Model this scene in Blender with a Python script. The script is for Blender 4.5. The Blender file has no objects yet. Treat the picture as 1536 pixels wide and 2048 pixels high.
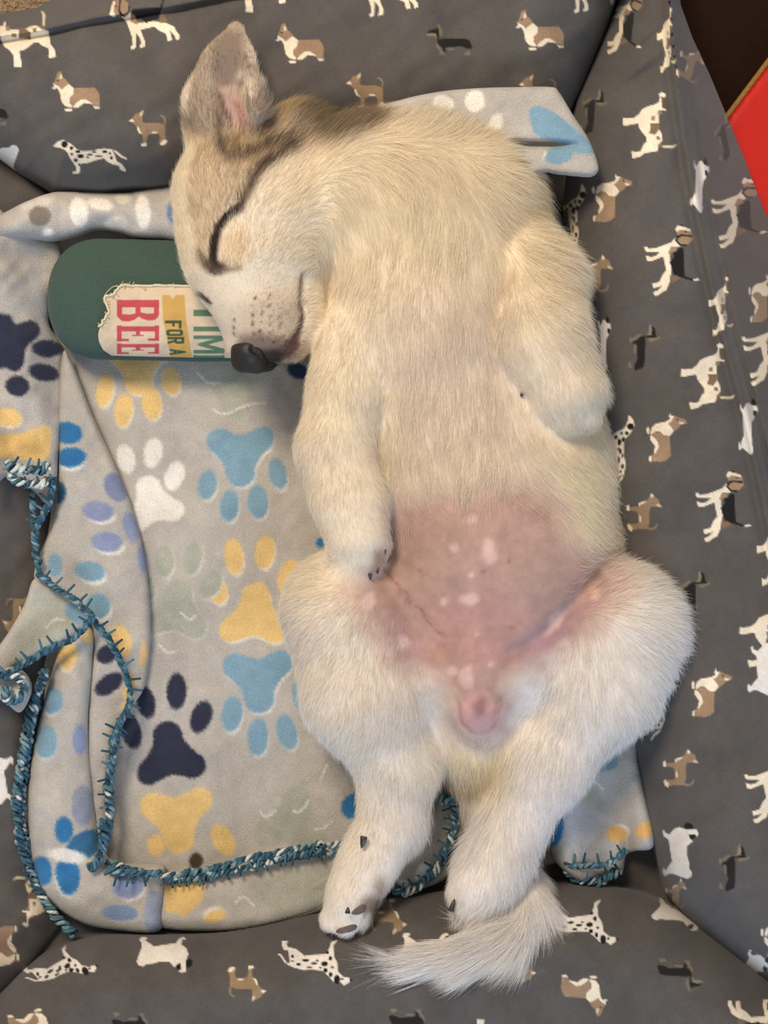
import bpy, math
import numpy as np
from mathutils import Vector

# ------------------------------------------------------------------ camera
S = 0.0003            # metres per photo pixel on the blanket
D = 0.75              # camera distance to the blanket
ZB = 0.056            # height of the blanket's top
H = ZB + D
sc = bpy.context.scene
cd = bpy.data.cameras.new('camera')
cam = bpy.data.objects.new('camera', cd)
sc.collection.objects.link(cam)
cam.location = (0, 0, H)
cd.sensor_fit = 'VERTICAL'
cd.sensor_height = 36
cd.lens = 36 * (D / S) / 2048
cd.clip_start = 0.01
sc.camera = cam

# ------------------------------------------------------------------ light
w = bpy.data.worlds.new('room')
sc.world = w
w.use_nodes = True
w.node_tree.nodes['Background'].inputs[0].default_value = (0.93, 0.94, 1.0, 1)
w.node_tree.nodes['Background'].inputs[1].default_value = 0.45


def area(name, loc, target, size, power, color):
    l = bpy.data.lights.new(name, 'AREA')
    l.shape = 'DISK'
    l.size = size
    l.energy = power
    l.color = color
    o = bpy.data.objects.new(name, l)
    sc.collection.objects.link(o)
    o.location = loc
    o.rotation_euler = (Vector(target) - Vector(loc)).to_track_quat('-Z', 'Y').to_euler()
    return o


area('table_lamp', (-0.40, 0.78, 1.25), (-0.02, 0.02, 0.05), 0.45, 15.5, (1.0, 0.83, 0.645))
area('window_light', (0.45, -1.75, 1.0), (0.12, -0.25, 0.05), 1.0, 18, (0.42, 0.63, 1.0))
vs = sc.view_settings
vs.view_transform = 'Standard'
vs.look = 'None'
vs.gamma = 1
vs.use_curve_mapping = False
vs.exposure = 0.22

# ------------------------------------------------------------------ helpers
rng = np.random.default_rng(7)


def P(px, py, z):
    """photo pixel at height z (metres) -> world"""
    px, py, z = np.broadcast_arrays(np.asarray(px, float), np.asarray(py, float), np.asarray(z, float))
    k = S * (H - z) / D
    return np.stack([(px - 768) * k, (1024 - py) * k, z], -1)


def pix(p):
    k = S * (H - p[..., 2]) / D
    return p[..., 0] / k + 768, 1024 - p[..., 1] / k


def lin(c):
    c = np.asarray(c, float) / 255.0
    return np.where(c <= 0.04045, c / 12.92, ((c + 0.055) / 1.055) ** 2.4)


_grids = {}


def vnoise(x, y, scale, seed=0):
    """smooth 2-D value noise, about -1..1"""
    if seed not in _grids:
        _grids[seed] = np.random.default_rng(1000 + seed).uniform(-1, 1, (256, 256))
    g = _grids[seed]
    u = np.asarray(x, float) / scale + 37.3
    v = np.asarray(y, float) / scale + 91.7
    iu = np.floor(u).astype(int); iv = np.floor(v).astype(int)
    fu = u - iu; fv = v - iv
    fu = fu * fu * (3 - 2 * fu); fv = fv * fv * (3 - 2 * fv)
    a = g[iu % 256, iv % 256]; b = g[(iu + 1) % 256, iv % 256]
    c = g[iu % 256, (iv + 1) % 256]; d = g[(iu + 1) % 256, (iv + 1) % 256]
    return (a * (1 - fu) + b * fu) * (1 - fv) + (c * (1 - fu) + d * fu) * fv


def spline(pts, n=8, closed=False):
    p = np.asarray(pts, float)
    m = len(p)
    out = []
    rg = range(m) if closed else range(m - 1)
    for i in rg:
        if closed:
            a, b, c, d = p[(i - 1) % m], p[i], p[(i + 1) % m], p[(i + 2) % m]
        else:
            a, b, c, d = p[max(i - 1, 0)], p[i], p[i + 1], p[min(i + 2, m - 1)]
        t = (np.arange(n) / n)[:, None]
        out.append(0.5 * ((2 * b) + (-a + c) * t + (2 * a - 5 * b + 4 * c - d) * t ** 2 + (-a + 3 * b - 3 * c + d) * t ** 3))
    out = np.concatenate(out)
    if not closed:
        out = np.vstack([out, p[-1]])
    return out


def segdist(x, y, poly, closed):
    """distance to a polyline and the nearest point on it; x, y flat"""
    q = np.asarray(poly, float)
    a = q if closed else q[:-1]
    b = np.roll(q, -1, 0) if closed else q[1:]
    best = np.full(x.shape, 1e18); nx = np.zeros_like(best); ny = np.zeros_like(best)
    for (ax, ay), (bx, by) in zip(a, b):
        ex, ey = bx - ax, by - ay
        l2 = ex * ex + ey * ey + 1e-12
        t = np.clip(((x - ax) * ex + (y - ay) * ey) / l2, 0, 1)
        cx, cy = ax + t * ex, ay + t * ey
        d = (x - cx) ** 2 + (y - cy) ** 2
        m = d < best
        best = np.where(m, d, best); nx = np.where(m, cx, nx); ny = np.where(m, cy, ny)
    return np.sqrt(best), nx, ny


def inside(x, y, poly):
    q = np.asarray(poly, float)
    r = np.roll(q, -1, 0)
    c = np.zeros(x.shape, bool)
    for (ax, ay), (bx, by) in zip(q, r):
        if ay == by:
            continue
        m = ((ay > y) != (by > y)) & (x < (bx - ax) * (y - ay) / (by - ay) + ax)
        c ^= m
    return c


def polysd(x, y, poly):
    d, nx, ny = segdist(x, y, poly, True)
    return np.where(inside(x, y, poly), -d, d), nx, ny


def paint(x, y, base, ops):
    """colours (sRGB 0..255) of surface points given by ops: polygons and ellipses"""
    col = np.empty(x.shape + (3,)); col[:] = base
    for op in ops:
        if op[0] == 'p':
            _, pts, c, soft = op
            pts = np.asarray(pts, float)
            m = (x > pts[:, 0].min() - soft) & (x < pts[:, 0].max() + soft) & (y > pts[:, 1].min() - soft) & (y < pts[:, 1].max() + soft)
            if not m.any():
                continue
            sd = polysd(x[m], y[m], pts)[0]
        elif op[0] == 'l':
            _, pts, wd, c, soft = op
            pts = np.asarray(pts, float)
            e = soft + wd
            m = (x > pts[:, 0].min() - e) & (x < pts[:, 0].max() + e) & (y > pts[:, 1].min() - e) & (y < pts[:, 1].max() + e)
            if not m.any():
                continue
            sd = segdist(x[m], y[m], pts, False)[0] - wd
        else:
            _, cx, cy, rx, ry, ang, c, soft = op
            e = max(rx, ry) + soft
            m = (abs(x - cx) < e) & (abs(y - cy) < e)
            if not m.any():
                continue
            ca, sa = math.cos(math.radians(ang)), math.sin(math.radians(ang))
            dx, dy = x[m] - cx, y[m] - cy
            u, v = (dx * ca + dy * sa) / rx, (-dx * sa + dy * ca) / ry
            q = np.sqrt(u * u + v * v)
            sd = (q - 1) * min(rx, ry)
        a = np.clip(0.5 - sd / soft, 0, 1)[:, None]
        if len(c) == 4:
            a = a * c[3]
        a = a * a * (3 - 2 * a)
        col[m] = col[m] * (1 - a) + np.asarray(c[:3], float) * a
    return col


def new_mesh(name, verts, faces, mat, parent=None, col=None, smooth=True):
    me = bpy.data.meshes.new(name)
    verts = np.asarray(verts, np.float32)
    if isinstance(faces, np.ndarray):
        n, k = faces.shape
        me.vertices.add(len(verts)); me.vertices.foreach_set('co', verts.ravel())
        me.loops.add(n * k); me.loops.foreach_set('vertex_index', faces.astype(np.int32).ravel())
        me.polygons.add(n)
        me.polygons.foreach_set('loop_start', np.arange(0, n * k, k, dtype=np.int32))
        me.update(calc_edges=True)
        me.validate()
    else:
        me.from_pydata(verts.tolist(), [], faces)
        me.update()
    if smooth:
        me.polygons.foreach_set('use_smooth', np.ones(len(me.polygons), bool))
    if col is not None:
        at = me.color_attributes.new('Col', 'FLOAT_COLOR', 'POINT')
        c4 = np.ones((len(verts), 4), np.float32); c4[:, :3] = lin(col)
        at.data.foreach_set('color', c4.ravel())
    me.materials.append(mat)
    o = bpy.data.objects.new(name, me)
    sc.collection.objects.link(o)
    if parent is not None:
        o.parent = parent
        o.matrix_parent_inverse = parent.matrix_world.inverted()
    return o


def tag(o, label=None, cat=None, kind=None, group=None):
    if label: o['label'] = label
    if cat: o['category'] = cat
    if kind: o['kind'] = kind
    if group: o['group'] = group
    return o


def empty(name, loc):
    o = bpy.data.objects.new(name, None)
    o.location = loc
    o.empty_display_size = 0.05
    sc.collection.objects.link(o)
    bpy.context.view_layer.update()
    return o


def mat(name, color=None, rough=0.9, sheen=0.0, noise=0.0, nscale=900, bump=0.0, bscale=900, spec=0.3, sss=0.0, bdist=0.001):
    m = bpy.data.materials.new(name)
    m.use_nodes = True
    nt = m.node_tree
    b = nt.nodes['Principled BSDF']
    b.inputs['Roughness'].default_value = rough
    b.inputs['Specular IOR Level'].default_value = spec
    b.inputs['Sheen Weight'].default_value = sheen
    b.inputs['Sheen Roughness'].default_value = 0.5
    if sss:
        b.inputs['Subsurface Weight'].default_value = sss
        b.inputs['Subsurface Radius'].default_value = (0.006, 0.002, 0.001)
        b.inputs['Subsurface Scale'].default_value = 0.5
    if color is None:
        a = nt.nodes.new('ShaderNodeAttribute'); a.attribute_name = 'Col'
        out = a.outputs['Color']
    else:
        r = nt.nodes.new('ShaderNodeRGB'); r.outputs[0].default_value = (*lin(color), 1)
        out = r.outputs[0]
    tc = nt.nodes.new('ShaderNodeTexCoord')
    if noise:
        n = nt.nodes.new('ShaderNodeTexNoise'); n.inputs['Scale'].default_value = nscale
        n.inputs['Detail'].default_value = 4
        nt.links.new(tc.outputs['Object'], n.inputs['Vector'])
        mr = nt.nodes.new('ShaderNodeMapRange')
        mr.inputs['From Min'].default_value = 0.25; mr.inputs['From Max'].default_value = 0.75
        mr.inputs['To Min'].default_value = 1 - noise; mr.inputs['To Max'].default_value = 1 + noise
        nt.links.new(n.outputs['Fac'], mr.inputs['Value'])
        mx = nt.nodes.new('ShaderNodeVectorMath'); mx.operation = 'SCALE'
        nt.links.new(out, mx.inputs[0]); nt.links.new(mr.outputs[0], mx.inputs['Scale'])
        out = mx.outputs[0]
    nt.links.new(out, b.inputs['Base Color'])
    if bump:
        n = nt.nodes.new('ShaderNodeTexNoise'); n.inputs['Scale'].default_value = bscale
        n.inputs['Detail'].default_value = 3
        nt.links.new(tc.outputs['Object'], n.inputs['Vector'])
        bp = nt.nodes.new('ShaderNodeBump'); bp.inputs['Strength'].default_value = bump
        bp.inputs['Distance'].default_value = bdist
        nt.links.new(n.outputs['Fac'], bp.inputs['Height'])
        nt.links.new(bp.outputs['Normal'], b.inputs['Normal'])
    return m


def patch(name, outline, ztop, zbot, material, parent, g=4.0, base=(128, 128, 128), ops=(), smooth_outline=True, tint=0.0, clip=None, fuzz=0.0):
    """solid cushion / sheet whose seen outline is given in photo pixels.
    ztop(x, y, d) and zbot(x, y, d, ztop) give heights; d = distance from the outline in pixels"""
    ol = spline(outline, 6, True) if smooth_outline else np.asarray(outline, float)
    x0, y0 = ol.min(0); x1, y1 = ol.max(0)
    if clip:
        x0, y0, x1, y1 = max(x0, clip[0]), max(y0, clip[1]), min(x1, clip[2]), min(y1, clip[3])
    nx, ny = int((x1 - x0) / g) + 3, int((y1 - y0) / g) + 3
    X, Y = np.meshgrid(x0 - g + np.arange(nx) * g, y0 - g + np.arange(ny) * g)
    shp = X.shape
    x, y = X.ravel(), Y.ravel()
    sd, bx, by = polysd(x, y, ol)
    ok = (sd < 0.6 * g).reshape(shp)
    cell = ok[:-1, :-1] & ok[1:, :-1] & ok[:-1, 1:] & ok[1:, 1:]
    idx = np.arange(nx * ny).reshape(shp)
    F = np.stack([idx[:-1, :-1][cell], idx[1:, :-1][cell], idx[1:, 1:][cell], idx[:-1, 1:][cell]], -1)
    E = np.concatenate([F[:, [0, 1]], F[:, [1, 2]], F[:, [2, 3]], F[:, [3, 0]]])
    code = E.min(1).astype(np.int64) * (nx * ny + 1) + E.max(1)
    u, first, cnt = np.unique(code, return_index=True, return_counts=True)
    rim = np.zeros(nx * ny, bool); rim[E[first[cnt == 1]].ravel()] = True
    snap = (rim & (sd > -2.0 * g)) | (sd > 0)
    x = np.where(snap, bx, x); y = np.where(snap, by, y)
    d = np.where(snap, 0, np.maximum(-sd, 0))
    used = np.unique(F)
    re = np.full(nx * ny, -1); re[used] = np.arange(len(used))
    F = re[F]; x, y, d = x[used], y[used], d[used]
    zt = ztop(x, y, d)
    top = P(x, y, zt)
    n = len(x)
    bot = top.copy(); bot[:, 2] = zbot(x, y, d, zt)
    E = np.concatenate([F[:, [0, 1]], F[:, [1, 2]], F[:, [2, 3]], F[:, [3, 0]]])
    key = np.sort(E, 1); code = key[:, 0] * (n + 1) + key[:, 1]
    u, first, cnt = np.unique(code, return_index=True, return_counts=True)
    B = E[first[cnt == 1]]
    skirt = np.stack([B[:, 1], B[:, 0], B[:, 0] + n, B[:, 1] + n], -1)
    faces = np.concatenate([F, F[:, ::-1] + n, skirt])
    jx, jy = (rng.normal(0, fuzz, n), rng.normal(0, fuzz, n)) if fuzz else (0, 0)
    col = paint(x + jx, y + jy, base, ops)
    if tint:
        col *= (1 + tint * vnoise(x, y, 60, 3) + tint * 0.6 * vnoise(x, y, 17, 4))[:, None]
    return new_mesh(name, np.vstack([top, bot]), faces, material, parent, np.vstack([col, col]))


class MB:
    def __init__(s): s.v = []; s.f = []; s.c = []; s.n = 0

    def tube(s, path, rad, col, sides=6):
        path = np.asarray(path, float); m = len(path)
        rad = np.broadcast_to(np.asarray(rad, float), (m,))
        t = np.gradient(path, axis=0); t /= np.linalg.norm(t, axis=1)[:, None] + 1e-12
        ref = np.where(abs(t[:, 2:3]) > 0.9, np.array([[1., 0, 0]]), np.array([[0, 0, 1.]]))
        a = np.cross(t, ref); a /= np.linalg.norm(a, axis=1)[:, None] + 1e-12
        b = np.cross(t, a)
        an = np.arange(sides) * 2 * np.pi / sides
        ring = path[:, None] + rad[:, None, None] * (np.cos(an)[None, :, None] * a[:, None] + np.sin(an)[None, :, None] * b[:, None])
        base = s.n
        s.v.append(ring.reshape(-1, 3))
        col = np.broadcast_to(np.asarray(col, float), (m, 3))
        s.c.append(np.repeat(col, sides, 0))
        i = np.arange(m - 1)[:, None] * sides; j = np.arange(sides)[None, :]; k = (j + 1) % sides
        s.f.append((base + np.stack([i + j, i + k, i + sides + k, i + sides + j], -1)).reshape(-1, 4))
        for e, rev in ((0, 1), (m - 1, 0)):
            c = base + m * sides + (0 if e == 0 else 1)
            s.v.append(path[e:e + 1]); s.c.append(col[e:e + 1])
            r = base + e * sides + np.arange(sides); r2 = np.roll(r, -1)
            q = np.stack([r2, r, np.full(sides, c), np.full(sides, c)], -1) if rev else np.stack([r, r2, np.full(sides, c), np.full(sides, c)], -1)
            s.f.append(q)
        s.n += m * sides + 2

    def build(s, name, material, parent):
        f = np.concatenate(s.f)
        faces = [tuple(dict.fromkeys(q)) for q in f.tolist()]
        return new_mesh(name, np.concatenate(s.v), faces, material, parent, np.concatenate(s.c))


def pillow(t, p=2.0):
    t = np.clip(t, 0, 1)
    return (1 - (1 - t) ** p) ** (1 / p)


# ------------------------------------------------------------------ materials
M_cover = mat('bed_cover_fabric', None, 0.95, sheen=0.12, noise=0.10, nscale=700, bump=0.25, bscale=1500, spec=0.15)
M_fleece = mat('fleece', None, 1.0, sheen=0.15, noise=0.17, nscale=1100, bump=0.6, bscale=1400, spec=0.05)
M_carpet = mat('carpet_pile', (150, 128, 100), 1.0, noise=0.35, nscale=350, bump=1.0, bscale=350, spec=0.05, bdist=0.006)
M_yarn = mat('crochet_yarn', None, 0.9, sheen=0.1, noise=0.25, nscale=600, bump=0.5, bscale=1500, spec=0.1)
M_felt = mat('green_felt', (64, 84, 75), 1.0, sheen=0.12, noise=0.10, nscale=600, bump=0.4, bscale=1500, spec=0.05)
M_canvas = mat('printed_canvas', None, 0.95, noise=0.07, nscale=1800, bump=0.4, bscale=1800, spec=0.1)
M_red = mat('red_card', (192, 26, 8), 0.55, noise=0.04, nscale=60, spec=0.3)
M_tan = mat('raw_card_edge', (150, 108, 52), 0.9, noise=0.2, nscale=500)
M_dark_sheet = mat('dark_brown_sheet', (36, 20, 10), 0.95, noise=0.15, nscale=300, bump=0.4, bscale=600, spec=0.1)
M_skin = mat('puppy_skin', None, 0.75, noise=0.05, nscale=500, bump=0.15, bscale=900, spec=0.25, sss=0.08)
M_nose = mat('nose_leather', (27, 25, 24), 0.45, noise=0.15, nscale=1200, bump=0.5, bscale=1400, spec=0.5, bdist=0.0006)
M_claw = mat('claw_horn', (52, 44, 40), 0.35, spec=0.5)
M_pad = mat('paw_pad_leather', (98, 82, 74), 0.6, noise=0.15, nscale=900, bump=0.3, bscale=900)

# ------------------------------------------------------------------ printed dogs on the bed cover
CR = (226, 212, 186); BR = (150, 124, 98); BK = (30, 27, 26); WH = (222, 214, 202); GT = (128, 118, 98); BR2 = (120, 98, 76)


def E(cx, cy, rx, ry, c): return ('e', cx, cy, rx, ry, 0, c)


MOTIF = {
    # name: (scale, centre x, centre y, turn needed to stand upright, shapes in traced units)
    'corgi': (12.8, 60, 50, 0, [
        ('p', [(300, 130), (390, 110), (430, 260), (520, 330), (600, 440), (470, 560), (360, 560), (340, 480), (200, 420), (240, 330)], BR),
        ('p', [(190, 420), (330, 490), (400, 580), (520, 480), (590, 440), (680, 510), (730, 560), (700, 700), (610, 790), (600, 900), (680, 1010), (650, 1040), (500, 1010), (400, 900), (350, 650), (300, 560), (200, 520)], CR),
        ('p', [(120, 540), (200, 510), (250, 520), (230, 570)], WH),
        ('p', [(720, 540), (1240, 520), (1340, 640), (1380, 760), (1370, 930), (1150, 900), (1000, 830), (880, 830), (760, 920), (690, 1020), (620, 920), (600, 800), (700, 700)], BR),
        ('p', [(690, 1020), (770, 920), (880, 840), (1000, 820), (1140, 900), (1370, 930), (1360, 970), (1150, 950), (970, 920), (900, 980), (820, 1040), (720, 1050)], CR),
        ('p', [(480, 1080), (560, 1060), (680, 1070), (660, 1120), (560, 1140), (490, 1120)], CR),
        ('p', [(1150, 900), (1370, 930), (1370, 1010), (1220, 1010)], BR),
        ('p', [(1210, 1010), (1380, 1020), (1370, 1070), (1260, 1080)], CR),
        ('p', [(370, 180), (410, 200), (410, 290), (350, 310)], CR), E(300, 345, 25, 18, BK)]),
    'dalmatian': (9.31, 82, 45, 0, [
        ('p', [(60, 250), (150, 160), (250, 140), (390, 210), (500, 310), (600, 345), (780, 340), (900, 310), (1020, 295), (1160, 320), (1210, 430), (1240, 530), (1340, 590), (1420, 700), (1390, 735), (1300, 690), (1290, 620), (1180, 600), (1060, 540), (1000, 480), (850, 520), (700, 570), (590, 580), (560, 600), (565, 720), (530, 765), (420, 765), (420, 735), (490, 720), (485, 640), (430, 560), (370, 480), (330, 380), (270, 320), (170, 280), (80, 270)], CR),
        ('p', [(1160, 315), (1250, 350), (1340, 430), (1440, 480), (1420, 505), (1320, 465), (1230, 395)], CR)] +
        [E(a, b, c, d, BK) for a, b, c, d in [(270, 220, 60, 60), (400, 290, 30, 35), (520, 355, 45, 28), (570, 440, 60, 35), (405, 400, 25, 20), (480, 515, 40, 28), (545, 600, 20, 25), (700, 460, 25, 15), (740, 415, 50, 20), (905, 440, 60, 18), (1020, 360, 45, 25), (1115, 390, 25, 20), (1145, 470, 28, 28), (820, 360, 40, 15)]]),
    'spotted': (9.03, 85, 60, 180, [
        ('p', [(165, 150), (290, 150), (250, 200), (280, 260), (430, 300), (520, 370), (580, 420), (760, 400), (970, 390), (1030, 270), (1060, 170), (1180, 120), (1150, 170), (1100, 230), (1110, 430), (1170, 540), (1180, 700), (1280, 800), (1390, 820), (1390, 900), (1290, 960), (1230, 900), (1100, 890), (1000, 780), (900, 690), (700, 670), (560, 680), (400, 640), (240, 570), (310, 540), (290, 330), (200, 310), (170, 230)], WH),
        ('p', [(75, 385), (150, 385), (270, 560), (225, 555), (140, 425)], WH)] +
        [E(a, b, c, d, BK) for a, b, c, d in [(1165, 850, 55, 80), (1050, 760, 30, 45), (955, 685, 40, 40), (940, 565, 58, 45), (1045, 465, 32, 40), (1080, 630, 25, 20), (600, 500, 60, 25), (750, 560, 55, 22), (470, 575, 40, 25), (665, 630, 45, 18), (360, 430, 28, 30), (810, 510, 25, 18), (865, 635, 22, 18), (360, 515, 25, 15), (1260, 840, 25, 18), (995, 360, 28, 28), (1420, 860, 18, 20)]]),
    'chihuahua': (13.96, 55, 45, 0, [
        ('p', [(1010, 330), (1100, 310), (1190, 380), (1220, 480), (1200, 600), (1150, 590), (1160, 450), (1100, 370)], GT),
        ('p', [(190, 480), (310, 370), (340, 300), (480, 250), (560, 190), (590, 230), (560, 360), (560, 520), (700, 550), (1000, 540), (1180, 600), (1200, 700), (1190, 860), (1220, 1000), (1060, 1140), (1020, 1130), (1050, 950), (1010, 850), (800, 850), (700, 900), (670, 1080), (670, 1150), (530, 1160), (580, 1060), (550, 860), (450, 830), (400, 640), (330, 580), (230, 520)], (142, 120, 94)),
        ('p', [(400, 640), (450, 660), (500, 780), (560, 850), (470, 840), (420, 740)], CR),
        ('p', [(790, 830), (850, 780), (990, 790), (960, 830)], CR),
        ('p', [(480, 280), (580, 190), (560, 320), (490, 370)], (200, 180, 155)),
        ('p', [(510, 1120), (680, 1100), (670, 1190), (530, 1190)], CR),
        ('p', [(1040, 1130), (1150, 1010), (1260, 1040), (1200, 1140), (1080, 1170)], CR),
        ('p', [(180, 490), (270, 420), (330, 500), (230, 510)], CR)]),
    'dachshund': (13.36, 57, 40, 0, [
        ('p', [(470, 520), (600, 500), (1130, 500), (1270, 530), (1330, 650), (1360, 740), (1290, 770), (1150, 740), (1050, 690), (900, 720), (700, 720), (640, 760), (650, 860), (580, 830), (560, 740), (480, 680), (430, 600), (420, 460), (380, 380), (150, 350), (200, 280), (400, 230), (440, 200), (470, 330), (460, 460)], (34, 31, 28)),
        ('p', [(100, 390), (250, 340), (400, 360), (410, 500), (350, 440), (180, 430)], GT),
        ('p', [(410, 120), (480, 120), (570, 330), (540, 440), (480, 420), (460, 240)], (112, 106, 80)),
        ('p', [(380, 600), (470, 700), (530, 780), (640, 930), (470, 930), (500, 850), (400, 720)], (118, 108, 88)),
        ('p', [(660, 760), (900, 750), (880, 800), (690, 800)], (122, 108, 92)),
        ('p', [(1130, 880), (1290, 820), (1310, 940), (1150, 940)], (118, 108, 88))]),
    'beagle': (10.24, 75, 90, -90, [
        ('p', [(190, 660), (250, 650), (280, 690), (420, 680), (560, 630), (740, 560), (830, 460), (860, 560), (920, 640), (860, 660), (740, 640), (720, 780), (720, 900), (760, 1060), (740, 1180), (720, 1300), (700, 1400), (640, 1540), (560, 1580), (470, 1650), (400, 1650), (370, 1580), (460, 1550), (560, 1450), (500, 1470), (380, 1500), (350, 1410), (500, 1370), (560, 1230), (640, 1130), (600, 960), (580, 850), (450, 900), (340, 945), (250, 940), (215, 830), (270, 840), (320, 860), (420, 840), (510, 760), (400, 760), (240, 755), (200, 720)], CR),
        ('p', [(820, 300), (870, 210), (1000, 240), (1130, 290), (1150, 370), (1000, 420), (860, 350)], CR),
        ('p', [(860, 350), (920, 300), (1000, 310), (1160, 340), (1180, 500), (1100, 590), (980, 620), (880, 580), (840, 510), (860, 420)], BR),
        ('p', [(820, 520), (855, 430), (940, 395), (1160, 412), (1160, 452), (960, 432), (885, 475), (868, 530), (930, 590), (1050, 605), (1040, 640), (900, 608)], BK),
        ('p', [(920, 660), (990, 690), (1010, 1080), (1020, 1250), (1200, 1315), (1180, 1345), (1000, 1295), (800, 1220), (760, 1130), (730, 1020), (710, 960), (800, 860), (780, 760), (850, 740)], BK),
        ('p', [(740, 640), (840, 660), (860, 730), (780, 760), (700, 800), (680, 770)], BR),
        ('p', [(720, 1240), (860, 1240), (920, 1300), (760, 1400), (720, 1370)], BR2),
        ('p', [(1200, 1322), (1280, 1295), (1345, 1320), (1260, 1350), (1180, 1345)], WH), E(1040, 340, 22, 18, BK), E(960, 215, 30, 18, BK)]),
    'terrier': (11.81, 65, 80, -90, [
        ('p', [(950, 210), (1020, 170), (1100, 190), (1120, 260), (1070, 300), (1010, 270), (1030, 540), (1130, 570), (1110, 610), (1010, 590), (950, 720), (960, 1040), (1020, 1150), (1040, 1300), (960, 1400), (920, 1560), (750, 1590), (620, 1610), (500, 1700), (330, 1735), (300, 1570), (350, 1560), (400, 1580), (520, 1560), (600, 1390), (660, 1340), (650, 1230), (560, 1120), (490, 1020), (460, 910), (330, 930), (190, 960), (100, 950), (110, 780), (200, 790), (370, 770), (480, 690), (560, 570), (700, 500), (880, 450), (950, 400), (980, 300)], CR),
        ('p', [(740, 900), (960, 900), (980, 1020), (870, 1170), (720, 1150), (760, 1010)], BR2),
        ('p', [(770, 740), (860, 730), (860, 830), (770, 840)], (136, 118, 92)), ('p', [(890, 1210), (960, 1210), (990, 1290), (900, 1290)], BR2),
        ('p', [(930, 600), (1020, 600), (1030, 680), (920, 700)], (136, 118, 92)), ('p', [(950, 1400), (1040, 1340), (1030, 1470), (940, 1480)], BR2),
        ('p', [(1030, 300), (1130, 320), (1150, 400), (1170, 480), (1140, 540), (1040, 540), (1015, 400)], (92, 78, 62)),
        ('p', [(1040, 1430), (1230, 1430), (1380, 1395), (1330, 1470), (1260, 1500), (1040, 1480)], (200, 190, 160)), E(1075, 165, 18, 14, BK)]),
    'bulldog': (10.24, 75, 55, 180, [
        ('p', [(280, 240), (320, 190), (400, 180), (460, 210), (400, 250), (540, 340), (580, 380), (800, 340), (1030, 310), (1100, 210), (1200, 180), (1240, 230), (1170, 240), (1140, 330), (1250, 420), (1290, 530), (1250, 640), (1240, 800), (1240, 890), (1150, 920), (1090, 890), (1140, 820), (1130, 720), (1060, 740), (1000, 810), (900, 690), (700, 690), (560, 730), (430, 740), (360, 790), (270, 770), (225, 690), (270, 560), (330, 400), (330, 310)], WH),
        ('p', [(1240, 660), (1320, 620), (1380, 680), (1360, 770), (1290, 820), (1240, 780)], BK),
        ('p', [(1040, 770), (1120, 720), (1140, 860), (1060, 850)], BK)]),
}


def dogs(placed):
    ops = []
    for kind, cx, cy, rot, *more in placed:
        sx, sy = more if more else (1, 1)
        s, ox, oy, up, shapes = MOTIF[kind]
        a = math.radians(rot + up)
        ca, sa = math.cos(a), math.sin(a)

        def tr(q):
            u, v = (q[0] / s - ox), (q[1] / s - oy)
            return ((u * ca - v * sa) * sx + cx, (u * sa + v * ca) * sy + cy)
        for sh in shapes:
            if sh[0] == 'p':
                ops.append(('p', [tr(q) for q in sh[1]], sh[2], 2.4))
            else:
                _, x, y, rx, ry, _, c = sh
                X, Y = tr((x, y))
                ops.append(('e', X, Y, rx / s, ry / s, rot + up, c, 2.2))
    return ops


# ------------------------------------------------------------------ floor
fl = new_mesh('floor', [(-1.6, -1.6, 0), (1.6, -1.6, 0), (1.6, 1.6, 0), (-1.6, 1.6, 0)], [(0, 1, 2, 3)], M_carpet, smooth=False)
tag(fl, 'tan carpet showing past the top left corner of the dog bed', 'carpet', kind='structure')

# ------------------------------------------------------------------ the bed
bed = empty('dog_bed', (0, 0, 0))
tag(bed, 'dark grey bolstered dog bed cover printed all over with small dogs of many breeds', 'dog bed')
GREY = (85, 81, 77)

base_outline = [(-20, 280), (400, 250), (1200, 220), (1390, 400), (1420, 1000), (1420, 1800), (1300, 1960), (700, 1990), (60, 1960), (-60, 1700), (-60, 700)]
patch('base_cushion', base_outline,
      lambda x, y, d: 0.004 + 0.044 * pillow(d / 60, 3) + 0.0008 * vnoise(x, y, 70, 5),
      lambda x, y, d, z: np.full_like(z, 0.003), M_cover, bed, g=9, base=GREY, tint=0.05)


# head-side bolster
top_seam = spline([(-160, 95), (0, 70), (78, 59), (190, 34), (337, 11), (500, -18), (800, -50), (1260, -75)], 5)
top_outer = [(-160, 62), (-100, 52), (0, 28), (75, 15), (115, -8), (210, -30), (500, -85), (900, -120), (1290, -140)]
top_inner = [(1245, -40), (1205, 80), (1165, 180), (1125, 262), (950, 315), (700, 350), (500, 378), (330, 384), (200, 392), (105, 388), (40, 350), (-20, 305), (-90, 270), (-200, 240)]


def z_top(x, y, d):
    di = segdist(x, y, top_inner, False)[0]
    ds, nx_, ny_ = segdist(x, y, top_seam, False)
    do = segdist(x, y, top_outer, False)[0]
    out = y < ny_
    zc = 0.112
    a = 0.052 + (zc - 0.052) * pillow(di / 210, 2.2)
    t = ds / (ds + do + 1e-6)
    b = zc - (zc - 0.03) * t ** 1.4
    z = np.where(out, b, a)
    z = z + 0.0025 * np.exp(-(ds / 9) ** 2) - 0.003 * np.exp(-((ds - 14) / 7) ** 2)
    z += 0.0022 * vnoise(x, y, 110, 11) + 0.0012 * vnoise(x + 0.6 * y, y, 45, 12)
    # soft folds running down from the seam
    for cx, wd, amp in ((515, 30, 0.004), (255, 45, 0.003), (880, 70, 0.003)):
        z -= amp * np.exp(-((x - cx - 0.25 * y) / wd) ** 2) * np.clip(1 - y / 330, 0, 1)
    de = segdist(x, y, [(1245, -40), (1290, -140)], False)[0]
    return 0.03 + (z - 0.03) * (0.1 + 0.9 * pillow(de / 50))


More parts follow.
